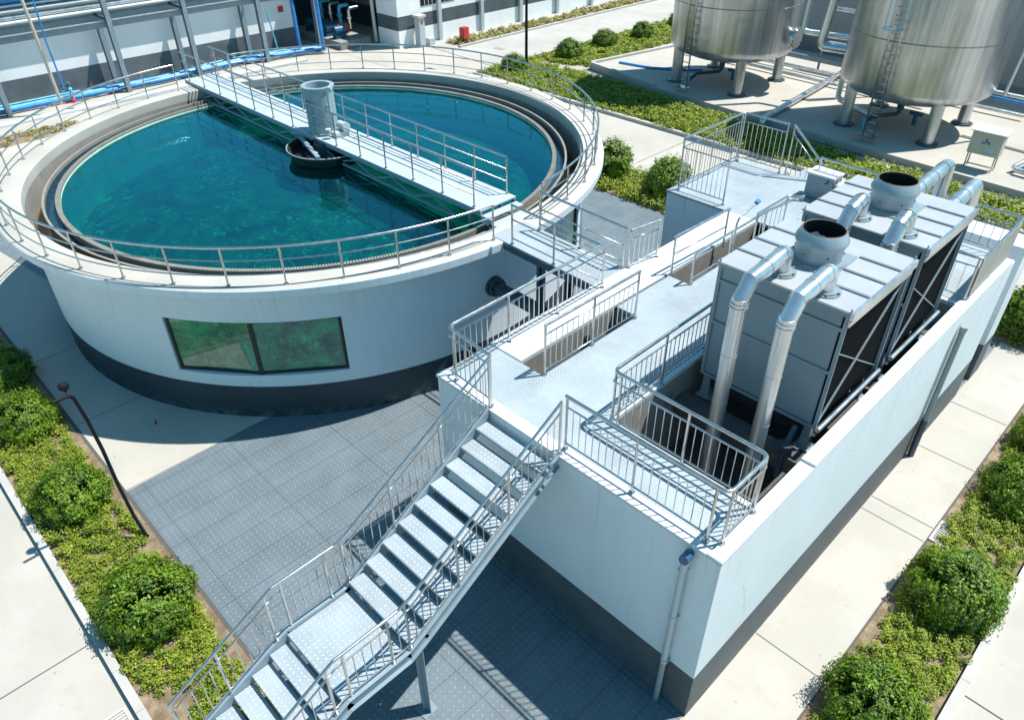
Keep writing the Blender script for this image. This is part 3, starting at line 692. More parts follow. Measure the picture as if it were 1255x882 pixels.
# pit and trench interior
b = MB()
b.box(PX0-.15, PY0-.2, 1.0, PX0-.002, PY1+.2, ZT-.072); b.box(PX0, PY0-.2, 1.0, PX1, PY0-.002, ZT-.072); b.box(PX0, PY1+.002, 1.0, PX1, PY1+.2, ZT-.072)
b.box(TX1+.002, 7.5, 2.2, TX1+.1, 16, ZT-.072); b.box(TX0-.1, 7.5, 2.2, TX0-.002, 16, ZT-.082); b.box(TX0, 7.6, 2.2, TX1, 7.758, ZT-.072)
b.box(TX0, 10.52, 2.2, TX1, 10.7, ZT-.072); b.box(TX0, 12.1, 2.2, TX1, 12.298, ZT-.072)
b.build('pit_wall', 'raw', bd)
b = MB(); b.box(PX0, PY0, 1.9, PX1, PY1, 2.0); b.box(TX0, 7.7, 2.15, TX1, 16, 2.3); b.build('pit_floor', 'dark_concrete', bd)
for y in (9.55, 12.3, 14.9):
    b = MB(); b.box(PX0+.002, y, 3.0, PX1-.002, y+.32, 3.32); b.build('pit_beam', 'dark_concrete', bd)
# raised platform extension beyond the trench
ex = MB(); EX0 = -10.48
ex.box(EX0, 16.05, -.2, -8.78, 19.3, ZT-.05); ex.build('side_block', 'white_bld', bd)
b = MB(); b.box(EX0-.02, 16.03, ZT-.05, X0-.002, 19.32, ZT+.006); b.box(X0, 16.02, ZT-.071, TX1-.002, 20.0, ZT+.006); b.build('side_roof', 'deck', bd)
b = MB(); b.box(TX0-.2, 19.25, -.2, X1, 20.0, ZT-.075); b.build('far_wall', 'white_bld', bd)

# ---- railings on the building
H1 = 1.07; PN = (.14, .87)
XR = -5.66
# front + corner + back round the pit
y_f = 6.62
railing([(XR, y_f, ZT), (-2.83, y_f, ZT), (-2.83, PY0-.06, ZT), (PX0-.02, PY0-.06, ZT), (PX0-.06, 12.6, ZT)],
        [.03, 1.36, 2.66, 2.83+.12, 2.83+.92, 2.83+1.0+.06, 2.83+.96+1.33, 2.83+.96+2.6, 2.83+1+2.72+.07, 2.83+1+2.72+1.45, 2.83+1+2.72+2.8, 2.83+1+2.72+4.2],
        'stainless baluster railing running round the near corner and the open pit', H=H1, panel=PN, group='building deck railings')
# left: front corner run and long run towards gangway
railing([(-7.22, 6.52, ZT), (-8.36, 6.58, ZT), (-8.42, 10.9, ZT)], [.02, .98, 1.24, 2.62, 4.0, 5.42],
        'stainless baluster railing at the left deck edge from stair head to gangway', H=H1, panel=PN, group='building deck railings')
railing([(-7.2, 7.78, ZT), (-7.2, 10.44, ZT)], [0.02, 1.33, 2.64], 'short free standing baluster railing beside the near trench opening', H=H1, panel=(.12, .87), group='building deck railings')
railing([(-8.56, 11.92, ZT), (-8.42, 12.78, ZT)], [.0, .86], 'narrow two post baluster railing panel at the gangway corner', H=.93, panel=(.12, .72), group='building deck railings')
# around second trench
railing([(-7.72, 12.34, ZT), (-7.66, 14.35, ZT)], [0.02, 1.98], 'plain two rail steel guard on the white curb by the far trench', H=.93, rails=(.5,), fr=0, group='trench guards')
railing([(-7.18, 12.3, ZT), (-7.18, 15.2, ZT), (-7.0, 16.6, ZT)], [0.02, 1.45, 2.88], 'low steel guard along the deck side of the far trench', H=.74, rails=(.14,), fr=.1, group='trench guards')
railing([(-7.0, 14.4, ZT), (-7.0, 15.75, ZT), (-6.7, 15.9, ZT)], [0.02, 1.34], 'short railing with thin bars at the end of the far trench', H=1.0, panel=(.2, .9), fr=.12, step=.22, group='trench guards')
# side platform railings
railing([(-8.88, 16.25, ZT), (-10.3, 16.25, ZT), (-10.3, 19.15, ZT), (-8.93, 19.15, ZT)], [.02, 1.4, 1.46, 2.9, 4.28, 4.36, 5.68],
        'tall baluster railing round the raised side platform by the hedge', H=1.4, panel=(.14, 1.17), group='building deck railings')
railing([(-8.80, 19.2, ZT), (-7.5, 19.5, ZT-1.3)], [0.02, 1.25], 'sloping baluster handrail descending beyond the side platform', H=1.4, panel=(.14, 1.17), group='building deck railings')
# far railing and its right hand return with a perforated panel
fr_ = railing([(-7.6, 18.5, ZT), (-2.80, 18.25, ZT), (-2.76, 15.66, ZT), (-4.6, 15.62, ZT)], [.02, 1.6, 3.2, 4.72, 4.86, 6.1, 7.3, 7.45, 8.6],
        'stainless railing enclosing the far corner behind the cooling units', H=1.0, panel=(.12, .8), group='building deck railings', step=.2)
b = MB(); b.box(-2.79, 15.75, ZT+.12, -2.765, 18.15, ZT+.93); b.build('perforated_panel', 'mesh_panel', fr_)
# grab rails with blue wraps
gr = root('ladder_handrail', 'bent grab rail with a blue cloth tied at its end by the far trench', 'handrail', (-7.3, 14.3, ZT))
b = MB(); b.tube(fillet([(-7.32, 14.1, 3.0), (-7.32, 14.15, 4.75), (-7.34, 15.0, 4.9)], .2), .024, 8); b.build('handrail', 'steel', gr)
b = MB(); b.tube([(-7.34, 14.88, 4.88), (-7.34, 15.02, 4.905)], [.045, .055], 8); b.build('blue_cloth', 'blue', gr)
# cabinets on the far deck
cb = root('control_cabinet', 'grey steel control cabinet with a black latch on the far roof deck', 'cabinet', (-7.4, 18.2, ZT))
b = MB(); b.bbox(-7.72, 18.22, ZT+.02, -7.02, 18.72, ZT+.64, .01); b.bbox(-7.0, 18.3, ZT+.02, -6.5, 18.75, ZT+.46, .01); b.build('body', 'tower', cb)
b = MB(); b.bbox(-7.76, 18.17, ZT+.642, -6.98, 18.76, ZT+.69, .012); b.bbox(-6.995, 18.26, ZT+.462, -6.46, 18.79, ZT+.5, .01); b.build('lid', 'coping', cb)
b = MB(); b.tube(fillet([(-7.15, 18.20, ZT+.6), (-7.15, 18.17, ZT+.52), (-7.22, 18.17, ZT+.50)], .02), .012, 6); b.build('latch', 'black_metal', cb)
# rooftop small bits: trench pump hose
b = MB(); b.tube([(-7.5, 9.3, 2.4), (-7.5, 9.3, 3.86)], .07, 12); b.tube([(-7.5, 9.3, 3.5), (-7.5, 9.3, 3.58)], .1, 12); ho = b.build('riser_pipe', 'dark_steel'); tag(ho, 'dark riser pipe standing inside the near trench opening', 'pipe')

# ================================================================== COOLING TOWERS
TLX, TRX = -5.28, -3.06; TZ0, TZ1 = 3.93, 6.12
def cooling_tower(y0, y1, label):
    t = root('cooling_tower', label, 'cooling unit', (TLX, y0, TZ0), 'cooling units in the roof pit')
    g = .05
    b = MB(); b.bbox(TLX+.03, y0+.03, TZ0, TRX-.10, y1-.03, TZ1-.05, .01); b.build('casing', 'tower', t)
    # front and back flanges
    b = MB()
    for y, s in ((y0, 1), (y1, -1)):
        ya, yb = y, y+s*.028
        for x in (TLX, TRX-.06): b.box(x, ya, TZ0-.05, x+.06, yb, TZ1)
        for z in (TZ0-.06, TZ0+1.05, TZ1-.34, TZ1-.07): b.box(TLX+.06, ya+s*.001, z, TRX-.06, yb, z+.055)
    for z in (TZ0-.06, TZ0+1.05, TZ1-.07): b.box(TLX, y0+.03, z, TLX+.028, y1-.03, z+.055)
    b.build('frame', 'tower', t)
    b = MB(); b.bbox(TLX-.03, y0-.03, TZ1-.001, TRX+.02, y1+.03, TZ1+.035, .01); b.build('roof', 'tower_roof', t)
    L = y1-y0
    for k in range(1, 4):
        yy = y0+L*k/4
        for xa, xb in ((TLX-.02, -4.68), (-3.72, TRX+.01)): b = MB(); b.box(xa, yy-.026, TZ1+.034, xb, yy+.026, TZ1+.058); b.build('roof_seam', 'seam', t)
    b = MB(); b.bar((TRX+.035, y0-.03, TZ1-.03), (TRX+.035, y1+.03, TZ1-.03), .05, .13); b.bar((TRX+.01, y0, TZ1-.18), (TRX+.01, y1, TZ1-.18), .04, .09); b.build('eave_trim', 'galv', t)
    b = MB(); b.box(TRX-.098, y0+.03, TZ0+.02, TRX-.06, y1-.03, TZ1-.12); b.build('air_inlet', 'fill', t)
    b = MB(); xb = TRX-.045
    b.bar((xb, y0+.06, TZ1-.75), (xb, y1-.06, TZ0+.10), .018, .03, up=(1, 0, 0)); b.bar((xb+.02, y0+.06, TZ0+.05), (xb+.02, y1-.06, TZ1-.25), .018, .03, up=(1, 0, 0)); b.build('brace', 'blue_steel', t)
    b = MB(); b.tube([(TRX+.04, y0-.02, TZ0-.02), (TRX+.04, y1+.02, TZ0-.02)], .045, 10); b.bar((TRX+.0, y0-.02, TZ0-.14), (TRX+.0, y1+.02, TZ0-.14), .05, .06); b.build('bottom_rail', 'galv', t)
    for x in (TLX+.1, TRX-.16):
        for y in (y0+.1, y1-.22):
            b = MB(); b.add([(x-.09, y, 3.33), (x+.09, y, 3.33), (x+.09, y+.12, 3.33), (x-.09, y+.12, 3.33), (x-.05, y, TZ0), (x+.05, y, TZ0), (x+.05, y+.12, TZ0), (x-.05, y+.12, TZ0)], [(3, 2, 1, 0), (4, 5, 6, 7), (0, 1, 5, 4), (1, 2, 6, 5), (2, 3, 7, 6), (3, 0, 4, 7)], False)
            b.box(x-.15, y-.05, 3.322, x+.15, y+.17, 3.34); b.build('leg', 'blue_steel', t)
    b = MB(); b.box(TLX+.15, y0+.15, 3.55, TRX-.2, y1-.15, 3.9); b.build('basin', 'black', t)
    FX, FY = -4.2, y0+1.17
    b = MB(); b.box(FX-.47, FY-.47, TZ1+.036, FX+.47, FY+.47, TZ1+.062); b.lathe((FX, FY), [(.46, TZ1+.062), (.46, TZ1+.085), (.375, TZ1+.085), (.375, TZ1+.30), (.418, TZ1+.39), (.418, TZ1+.42), (.345, TZ1+.57)], 44)
    b.cur = 1; b.lathe((FX, FY), [(.345, TZ1+.57), (.335, TZ1+.58), (.325, TZ1+.57)], 44); b.cur = 2; b.lathe((FX, FY), [(.325, TZ1+.57), (.355, TZ1+.39), (.36, TZ1+.06), (.01, TZ1+.06)], 44)
    f = b.build('fan_shroud', 'fan', t, mats=['fan', 'rust', 'black'])
    for k in range(6):
        a = k*PI/3+.3; b = MB(); b.tube([(FX+.37*math.cos(a), FY+.37*math.sin(a), TZ1+.22), (FX+.392*math.cos(a), FY+.392*math.sin(a), TZ1+.22)], .016, 8); b.build('bracket', 'seam', f)
    b = MB()
    for k in range(5):
        a = k*2*PI/5; c, s_ = math.cos(a), math.sin(a); b.add([(FX+.05*c-.05*s_, FY+.05*s_+.05*c, TZ1+.34), (FX+.33*c-.07*s_, FY+.33*s_+.07*c, TZ1+.33), (FX+.33*c+.07*s_, FY+.33*s_-.07*c, TZ1+.38), (FX+.05*c+.05*s_, FY+.05*s_-.05*c, TZ1+.38)], [(0, 1, 2, 3)], False)
    b.tube([(FX, FY, TZ1+.1), (FX, FY, TZ1+.42)], .06, 12); b.build('fan_blade', 'dark_steel', f, fixn=False)
    for (x, y) in ((TLX+.02, y0), (TRX, y0), (TRX, y1)):
        b = MB(); b.tube([(x, y, TZ1+.02), (x, y, TZ1+.09)], .014, 6); b.build('lifting_lug', 'blue_steel', t)
    return t
cooling_tower(9.86, 12.12, 'nearer grey boxy cooling unit with round fan outlet and black side grille')
cooling_tower(12.65, 14.86, 'farther grey boxy cooling unit with round fan outlet behind the first one')
# ---- ducts
def duct(x, yf, yv, zb, zc, label, rough=1):
    t = root('duct_pipe', label, 'pipe', (x, yf, TZ1), 'galvanised pipes of the cooling units'); r = .132
    s = 1 if yv > yf else -1
    path = fillet([(x, yf, TZ1+.08), (x, yf, TZ1+.37), (x, yf+s*.12, TZ1+.385)], .16, 8)
    b = MB(); b.tube(path, r, 20, cap=False); b.build('elbow', 'galv', t)
    # mitred bend: straight run, 45 degree piece, vertical pipe
    p0 = Vector((x, yf+s*.11, TZ1+.38)); p1 = Vector((x, yv-s*.22, TZ1+.30)); p2 = Vector((x, yv, TZ1+.02)); p3 = Vector((x, yv, zb))
    b = MB(); d1 = (p1-p0).normalized(); d2 = (p2-p1).normalized(); b.tube([p0, p1+d1*.05], r, 24); b.tube([p1-d2*.05, p2+d2*.02], r, 24); b.build('bend', 'galv', t)
    b = MB(); b.tube([p2+Vector((0, 0, .06)), p3], r*.96, 24, cap=True); b.build('riser', 'galv', t)
    rr_ = [(p0.lerp(p1, u), (p1-p0).normalized()*.012, r*1.06) for u in (.02, .52)]
    rr_ += [(Vector((x, yv, z)), Vector((0, 0, .01)), r*1.07) for z in (TZ1, TZ1-.07)]+[(Vector((x, yv, z)), Vector((0, 0, .006)), r) for z in (TZ1-.95, TZ1-1.9) if z > zb]
    for q, d, r2 in rr_: MB().tube([q-d, q+d], r2, 20).build('joint_ring', 'galv', t)
    b = MB(); b.tube([(x, yf, TZ1+.036), (x, yf, TZ1+.06)], .24, 24); b.tube([(x, yf, TZ1+.06), (x, yf, TZ1+.085)], .2, 24)
    b.build('flange', 'fan', t)
    for k in range(6): a = k*PI/3; MB().tube([(x+.215*math.cos(a), yf+.215*math.sin(a), TZ1+.06), (x+.215*math.cos(a), yf+.215*math.sin(a), TZ1+.1)], .016, 6).build('bolt', 'blue_steel', t)
    return t
duct(-4.39, 10.22, 9.02, 2.0, 0, 'left of the two tall galvanised pipes down the front of the nearer cooling unit')
duct(-3.62, 10.16, 9.02, 2.0, 0, 'right of the two tall galvanised pipes down the front of the nearer cooling unit')
duct(-4.42, 13.0, 12.38, 3.4, 0, 'left bent galvanised pipe dropping between the two cooling units')
duct(-3.58, 12.92, 12.38, 3.4, 0, 'right bent galvanised pipe dropping between the two cooling units')
def back_duct(x, y0, y1, z, label, open_end):
    t = root('duct_pipe', label, 'pipe', (x, y0, z), 'galvanised pipes of the cooling units'); r = .14
    b = MB(); b.tube([(x, y0, z-.08), (x, y1, z+.02)], r, 20, cap=False); b.build('straight_pipe', 'galv', t)
    b = MB()
    for u in (.35, .7): y = y0+(y1-y0)*u; b.tube([(x, y-.012, z-.08+.1*u), (x, y+.012, z-.08+.1*u)], r*1.06, 20)
    if open_end: b.tube([(x, y1-.02, z+.02), (x, y1+.02, z+.02)], r*1.08, 20)
    b.build('joint_ring', 'galv', t)
    b = MB(); b.tube(fillet([(x, y1, z+.02), (x, y1+.3, z+.04), (x, y1+.34, z-.3), (x, y1+.34, ZT+.0)], .22, 8), r*.98, 20, cap=False); b.build('elbow', 'galv', t)
    return t
back_duct(-4.3, 14.95, 16.75, 6.0, 'galvanised pipe reaching out behind the farther cooling unit, ending in a dark ring', True)
back_duct(-3.55, 14.95, 16.2, 5.95, 'galvanised pipe behind the farther cooling unit with a light elbow turned down', False)
# pit clutter
b = MB(); b.tube(fillet([(-3.35, 9.78, 3.85), (-3.35, 9.6, 3.6), (-3.35, 9.5, 2.9)], .1), .05, 10); b.tube([(-3.35, 9.55, 3.56), (-3.35, 9.55, 3.6)], .12, 14); o = b.build('drain_pipe', 'dark_steel'); tag(o, 'thin grey outlet pipe under the nearer cooling unit front edge', 'pipe')

# ================================================================== GANGWAY tank -> building
gw = root('gangway', 'short plated gangway on blue grey beams joining tank rim and building', 'footbridge', (-10, 11.3, ZT))
b = MB(); b.add([(-11.75, 10.78, 4.0), (-8.6, 10.78, 3.935), (-8.6, 11.84, 3.935), (-11.75, 11.84, 4.0), (-11.75, 10.78, 3.96), (-8.6, 10.78, 3.9), (-8.6, 11.84, 3.9), (-11.75, 11.84, 3.96)], [(0, 1, 2, 3), (4, 7, 6, 5), (0, 4, 5, 1), (1, 5, 6, 2), (2, 6, 7, 3), (3, 7, 4, 0)], False); b.build('deck', 'deck', gw)
for y in (10.80, 11.80):
    b = MB(); b.bar((-11.34, y, 3.87), (-8.62, y, 3.80), .06, .16); b.bar((-11.34, y, 3.95), (-8.62, y, 3.885), .11, .014); b.build('beam', 'dark_steel', gw)
for y in (10.80, 11.80):
    b = MB(); b.bar((-10.15, y, 0), (-10.15, y, 3.76), .16, .012, up=(1, 0, 0)); b.bar((-10.22, y, 0), (-10.22, y, 3.76), .012, .14, up=(1, 0, 0)); b.bar((-10.08, y, 0), (-10.08, y, 3.76), .012, .14, up=(1, 0, 0)); b.build('column', 'dark_steel', gw)
railing([(-11.12, 10.82, 3.985), (-8.5, 10.82, 3.93)], [.02, 1.33], 'near side railing', gw, H=.98, rails=(.63, .16), fr=0)
railing([(-11.18, 11.8, 3.985), (-8.6, 11.8, 3.93)], [.02, 1.3, 2.56], 'far side railing', gw, H=.98, rails=(.55, .16), fr=0)
# pipe from tank to building
pp = root('transfer_pipe', 'dark grey flanged pipe leaving the round tank wall under the gangway', 'pipe', (-11.9, 11.1, 2.5))
b = MB(); b.tube([(-11.95, 10.95, 2.48), (-8.55, 10.95, 2.42)], .17, 20); b.build('pipe_body', 'dark_steel', pp)
b = MB(); b.tube([(-11.94, 10.95, 2.48), (-11.86, 10.95, 2.48)], .27, 24); b.tube([(-11.83, 10.95, 2.48), (-11.76, 10.95, 2.48)], .25, 24); b.build('flange', 'dark_steel', pp)
b = MB()
for k in range(8): a = k*PI/4; b.tube([(-11.98, 10.95+.22*math.cos(a), 2.48+.22*math.sin(a)), (-11.70, 10.95+.22*math.cos(a), 2.48+.22*math.sin(a))], .016, 6)
b.tube([(-11.5, 10.95, 2.6), (-11.5, 10.95, 2.74)], .02, 6); b.build('bolt', 'dark_steel', pp)

# ================================================================== STAIRCASE
SX0, SX1 = -7.24, -5.62
stc = root('staircase', 'straight steel staircase with landing leading up to the white building deck', 'staircase', (-6.4, 3, 0))
RU = .187; nosing = [(6.45-.351*k, 3.88-RU*k) for k in range(1, 10)]   # upper flight
LZ = 3.88-RU*10; LYA, LYB = 6.45-.351*9, 2.14
def tread(y, z, dep=.30):
    b = MB(); b.bbox(SX0+.06, y, z-.028, SX1-.06, y+dep+.02, z, .006); b.box(SX0+.07, y+.004, z-.06, SX1-.07, y+.03, z-.028); b.build('tread', 'tread', stc)
for y, z in nosing: tread(y-.30+.02 if False else y, z)
b = MB(); b.bbox(SX0+.06, LYB, LZ-.04, SX1-.06, LYA+.02, LZ, .006); b.box(SX0+.07, LYB+.004, LZ-.1, SX1-.07, LYB+.03, LZ-.04); b.build('landing', 'tread', stc)
RL = LZ/12
for k in range(1, 12): tread(LYB-.335*k, LZ-RL*k)
LYE = LYB-.335*12
sl_u = (3.88-LZ)/(6.45-LYA+.351); 
for x in (SX0+.03, SX1-.03):
    pts = [(x, 6.44, 3.80), (x, LYA+.30, LZ+.10), (x, LYA-.02, LZ-.06), (x, LYB+.05, LZ-.06), (x, LYE+.1, .02)]
    b = MB()
    for a, c in zip(pts, pts[1:]):
        a, c = Vector(a), Vector(c); d = (c-a).normalized()*.03
        b.bar(a-d*(0 if a.y > 6.4 else 1), c+d, .05, .25)
        for dz in (.125, -.125):
            sg = 1 if x > -6 else -1
            b.bar(a+Vector((sg*.03, 0, dz)), c+Vector((sg*.03, 0, dz)), .10, .014)
    b.build('stringer', 'stringer', stc)
b = MB()
for x in (SX1-.12, SX0+.12):
    b.bar((x, 3.5, .02), (x, 3.5, LZ-.18), .13, .012, up=(1, 0, 0)); b.bar((x-.06, 3.5, .02), (x-.06, 3.5, LZ-.18), .012, .13, up=(1, 0, 0)); b.bar((x+.06, 3.5, .02), (x+.06, 3.5, LZ-.18), .012, .13, up=(1, 0, 0))
    b.build('support_leg', 'stringer', stc); b = MB(); b.box(x-.14, 3.36, .007, x+.14, 3.64, .026); b.build('base_plate', 'blue_steel', stc); b = MB()
b.bar((SX0+.12, 3.5, LZ-.14), (SX1-.12, 3.5, LZ-.14), .08, .1); b.build('cross_beam', 'stringer', stc)
def stair_base(x):
    return [(x, 6.50, 3.9), (x, LYA+.12, LZ+.12), (x, LYA-.1, LZ+.05), (x, LYB-.02, LZ+.03), (x, .36, LZ-RL*(LYB-.36)/.335+.02)]
for x, lb in ((SX0+.01, 'left side railing'), (SX1-.01, 'right side railing')):
    bse = stair_base(x); Ls = plen(bse); l1 = 6.50-LYA+.1
    railing(bse, [.02, 1.13, 2.2, l1-.12, l1+.2+.0, 6.5-LYB-.12, 6.5-LYB+.15, 6.5-LYB+1.0, Ls-.02], lb, stc, H=1.05, panel=(.10, .86), fr=.10, r=.024)

# ================================================================== DRAIN PIPES, GRATES, POLE
dp = root('drain_pipe', 'pale drain pipe with dark end cap on the shaded short white wall', 'pipe', (-3.15, 6.3, 0))
b = MB(); b.tube([(-3.13, 6.36, 3.50), (-3.15, 6.36, 1.12)], .052, 16); b.tube(fillet([(-3.10, 6.46, 3.74), (-3.10, 6.36, 3.70), (-3.13, 6.36, 3.45)], .08), .062, 16); b.build('pipe_body', 'pvc', dp)
b = MB(); b.tube([(-3.15, 6.36, 1.12), (-3.16, 6.36, .0)], .05, 16); b.build('lower_pipe', 'pvc_dark', dp)
b = MB(); b.tube([(-3.10, 6.40, 3.75), (-3.08, 6.22, 3.78)], .075, 16); b.build('end_cap', 'valve', dp)
b = MB()
for z in (3.4, 2.3, 1.16): b.tube([(-3.14, 6.36, z-.03), (-3.14, 6.36, z+.03)], .06, 16); b.bar((-3.14, 6.36, z), (-3.14, 6.45, z), .12, .02)
b.build('clamp', 'pvc', dp)
dp = root('drain_pipe', 'grey drain pipe against the sunlit long white wall, black at the bottom', 'pipe', (-2.55, 15.3, 0))
b = MB(); b.tube([(-2.55, 15.32, 3.55), (-2.55, 15.32, 1.08)], .06, 16); b.tube([(-2.55, 15.32, 3.47), (-2.55, 15.32, 3.57)], .075, 16); b.build('pipe_body', 'pvc_dark', dp)
b = MB(); b.tube([(-2.55, 15.32, 1.08), (-2.55, 15.32, .0)], .07, 16); b.build('lower_pipe', 'dark_steel', dp)
b = MB(); b.bar((-2.62, 15.22, .3), (-2.62, 15.22, 3.5), .03, .03, up=(1, 0, 0)); b.build('bracket_rail', 'steel', dp)
gt = root('floor_grate', 'small slotted drain grate at the edge of the right bed', 'drain cover', (-1.1, 13.4, .02))
b = MB(); x0, y0, x1, y1 = -1.28, 13.05, -.88, 13.75
for q in ((x0, y0, x1, y0+.05), (x0, y1-.05, x1, y1), (x0, y0+.05, x0+.05, y1-.05), (x1-.05, y0+.05, x1, y1-.05)): b.box(q[0], q[1], .0, q[2], q[3], .05)
b.build('frame', 'kerb', gt)
b = MB()
for k in range(9): y = y0+.06+.067*k; b.box(x0+.05, y, .01, x1-.05, y+.035, .046)
b.build('bars', 'kerb', gt); b = MB(); b.box(x0+.04, y0+.04, .006, x1-.04, y1-.04, .014); b.build('void', 'black', gt)
gt2 = copy_tree(gt); gt2.location = (-9.0, -.3, -.012); gt2.rotation_euler = (0, 0, PI/2); gt2['label'] = 'small slotted drain grate in the road against the bottom left kerb'
b = MB(); b.box(-36.9, 34.35, 0, -36.1, 34.8, .012); o = b.build('manhole_cover', 'raw'); tag(o, 'brownish manhole cover in the road behind the tank', 'drain cover')

cp = root('camera_pole', 'black bowed pole with short arm and round dome beside the left bed', 'camera pole', (-12.65, 1.7, 0))
PP = [(-12.60, 1.43, .05), (-12.62, 1.69, .05), (-12.8, 1.65, .65), (-12.93, 1.64, 1.4), (-12.96, 1.65, 2.35), (-12.95, 1.62, 3.1), (-12.81, 1.54, 3.83), (-12.80, 1.25, 3.83)]
b = MB(); b.tube(fillet(PP, .25, 8), .036, 12); b.build('pole', 'black_metal', cp)
b = MB(); b.tube([(-12.60, 1.43, .05), (-13.0, 1.29, .05)], .035, 8); b.tube([(-12.66, 1.72, .05), (-13.07, 1.62, .05)], .03, 8); b.tube([(-12.66, 1.72, .1), (-12.62, 1.45, .1)], .025, 8); b.build('foot_frame', 'black_metal', cp)
b = MB(); b.tube([(-12.85, 1.5, 3.8), (-12.98, 1.5, 3.9)], .025, 8)
b.lathe_smooth((-12.98, 1.50), [(.001, 3.86), (.06, 3.865), (.095, 3.9), (.1, 3.94), (.08, 3.99), (.001, 4.02)], 20); b.build('camera_dome', 'black_metal', cp)

# small litter on pavement: two stubs
b = MB(); b.tube([(-16.1, 3.35, .0), (-16.1, 3.35, .1)], .03, 8); o = b.build('orange_stub', 'red'); tag(o, 'tiny orange stub standing on the pavement beside the tank base', 'marker')

# ================================================================== STEEL TANKS YARD
pl = MB(); pl.prism([(-29.2, 34.95), (-23.7, 33.8), (-16.7, 33.2), (-9.3, 32.75), (4, 32.0), (4, 44.5), (-27.4, 45.6)], .0, .3)
plo = pl.build('tank_plinth', 'concrete'); tag(plo, 'raised concrete plinth slab under the two steel tanks', 'plinth')
gb = MB(); gb.add([(-29.4, 34.6, .006), (-23.8, 33.5, .006), (-16.8, 32.9, .006), (-9.3, 32.45, .006), (4, 31.7, .006), (4, 31.95, .006), (-9.3, 32.7, .006), (-16.7, 33.15, .006), (-23.7, 33.75, .006), (-29.2, 34.9, .006)], [tuple(range(10))], False); struct(gb.build('plinth_shadow_strip', 'joint'))  # flat dark strip at the plinth foot, its shadow line painted in
b = MB()
b.bar((-29.15, 35.05, .36), (-27.45, 45.4, .36), .22, .14)
b.bar((-29.1, 35.02, .36), (-23.7, 33.92, .36), .2, .13); o = b.build('plinth_kerb', 'kerb'); tag(o, 'low concrete upstand along the left corner of the tank plinth', 'kerb')
def steel_tank(cx, cy, label, ladder_ang, cage, manhole, base):
    t = root('steel_tank', label, 'tank', (cx, cy, .3), 'stainless storage tanks')
    R_ = 3.22; prof = [(.01, 1.55), (1.4, 1.62), (2.3, 1.78), (2.9, 2.0), (3.14, 2.2), (R_, 2.42), (R_, 11.2), (2.6, 11.9), (.01, 12.4)]
    b = MB(); b.lathe_smooth((cx, cy), prof, 96); b.build('shell', 'tank', t)
    for dx, dy in ((-1.95, -1.95), (1.85, -1.95), (1.95, 1.9), (-1.95, 1.9)):
        b = MB(); b.tube([(cx+dx, cy+dy, .36), (cx+dx, cy+dy, 2.25)], .26, 24); l = b.build('leg', 'tank', t)
        b = MB(); n = 8; pts = [(cx+dx+.46*math.cos(2*PI*k/n+.39), cy+dy+.46*math.sin(2*PI*k/n+.39)) for k in range(n)]; b.prism(pts, .3, .375); b.build('foot_plate', 'dark_steel', l)
    a = rad(ladder_ang); o_ = Vector((math.cos(a), math.sin(a), 0)); q = Vector((-o_.y, o_.x, 0)); c0 = Vector((cx, cy, 0))+o_*(R_+.22)
    b = MB(); wd = .23
    for s in (-1, 1): b.tube([c0+q*s*wd+Vector((0, 0, .6)), c0+q*s*wd+Vector((0, 0, 11.6))], .04, 8)
    z = .8
    while z < 11.4: b.tube([c0-q*wd+Vector((0, 0, z)), c0+q*wd+Vector((0, 0, z))], .024, 6); z += .33
    for z in (2.8, 5.2, 7.8, 10.2):
        for s in (-1, 1): b.tube([c0+q*s*wd+Vector((0, 0, z)), c0-o_*.24+q*s*wd+Vector((0, 0, z))], .018, 6)
    b.bar(c0-q*.45+o_*.1+Vector((0, 0, .58)), c0+q*.45+o_*.1+Vector((0, 0, .58)), .4, .04); b.build('ladder', 'steel', t)
    if cage:
        b = MB()
        for z in (cage, cage+1.3, cage+2.6, cage+3.9):
            pts = [c0+o_*(.36+.36*math.cos(u))+q*.38*math.sin(u)+Vector((0, 0, z)) for u in np.linspace(-2.6, 2.6, 15)]; b.tube(pts, .02, 6)
        for u in (-1.6, -.8, 0, .8, 1.6): p_ = c0+o_*(.36+.36*math.cos(u))+q*.38*math.sin(u); b.tube([p_+Vector((0, 0, cage)), p_+Vector((0, 0, 11))], .014, 6)
        b.build('ladder_cage', 'cyan', t)
    if manhole is not None:
        a = rad(manhole); o_ = Vector((math.cos(a), math.sin(a), 0)); c1 = Vector((cx, cy, 3.0))+o_*R_
        b = MB(); b.tube([c1-o_*.1, c1+o_*.22], .42, 28); b.tube([c1+o_*.22, c1+o_*.3], .52, 28); b.tube([c1+o_*.3, c1+o_*.36], .46, 28)
        for k in range(14):
            u = 2*PI*k/14; q = Vector((-o_.y, o_.x, 0)); pp_ = c1+q*.47*math.cos(u)+Vector((0, 0, .47*math.sin(u))); b.tube([pp_+o_*.18, pp_+o_*.36], .03, 6)
        b.build('manhole', 'steel', t)
    # bottom outlet valve cluster
    b = MB(); b.tube(fillet([(cx-.2, cy-.3, 1.6), (cx-.2, cy-.3, .8), (cx-.9, cy-1.6, .8), (cx-.9, cy-2.3, .55)], .2), .09, 10); b.tube([(cx-.2, cy-.3, 1.0), (cx-.2, cy-.3, 1.3)], .16, 12); b.build('outlet_pipe', 'dark_steel', t)
    b = MB(); b.tube([(cx-.9, cy-2.3, .35), (cx-.9, cy-2.3, .8)], .07, 10); b.tube([(cx-.9, cy-2.3, .8), (cx-.9, cy-2.3, .9)], .12, 10); b.build('valve', 'cyan', t)
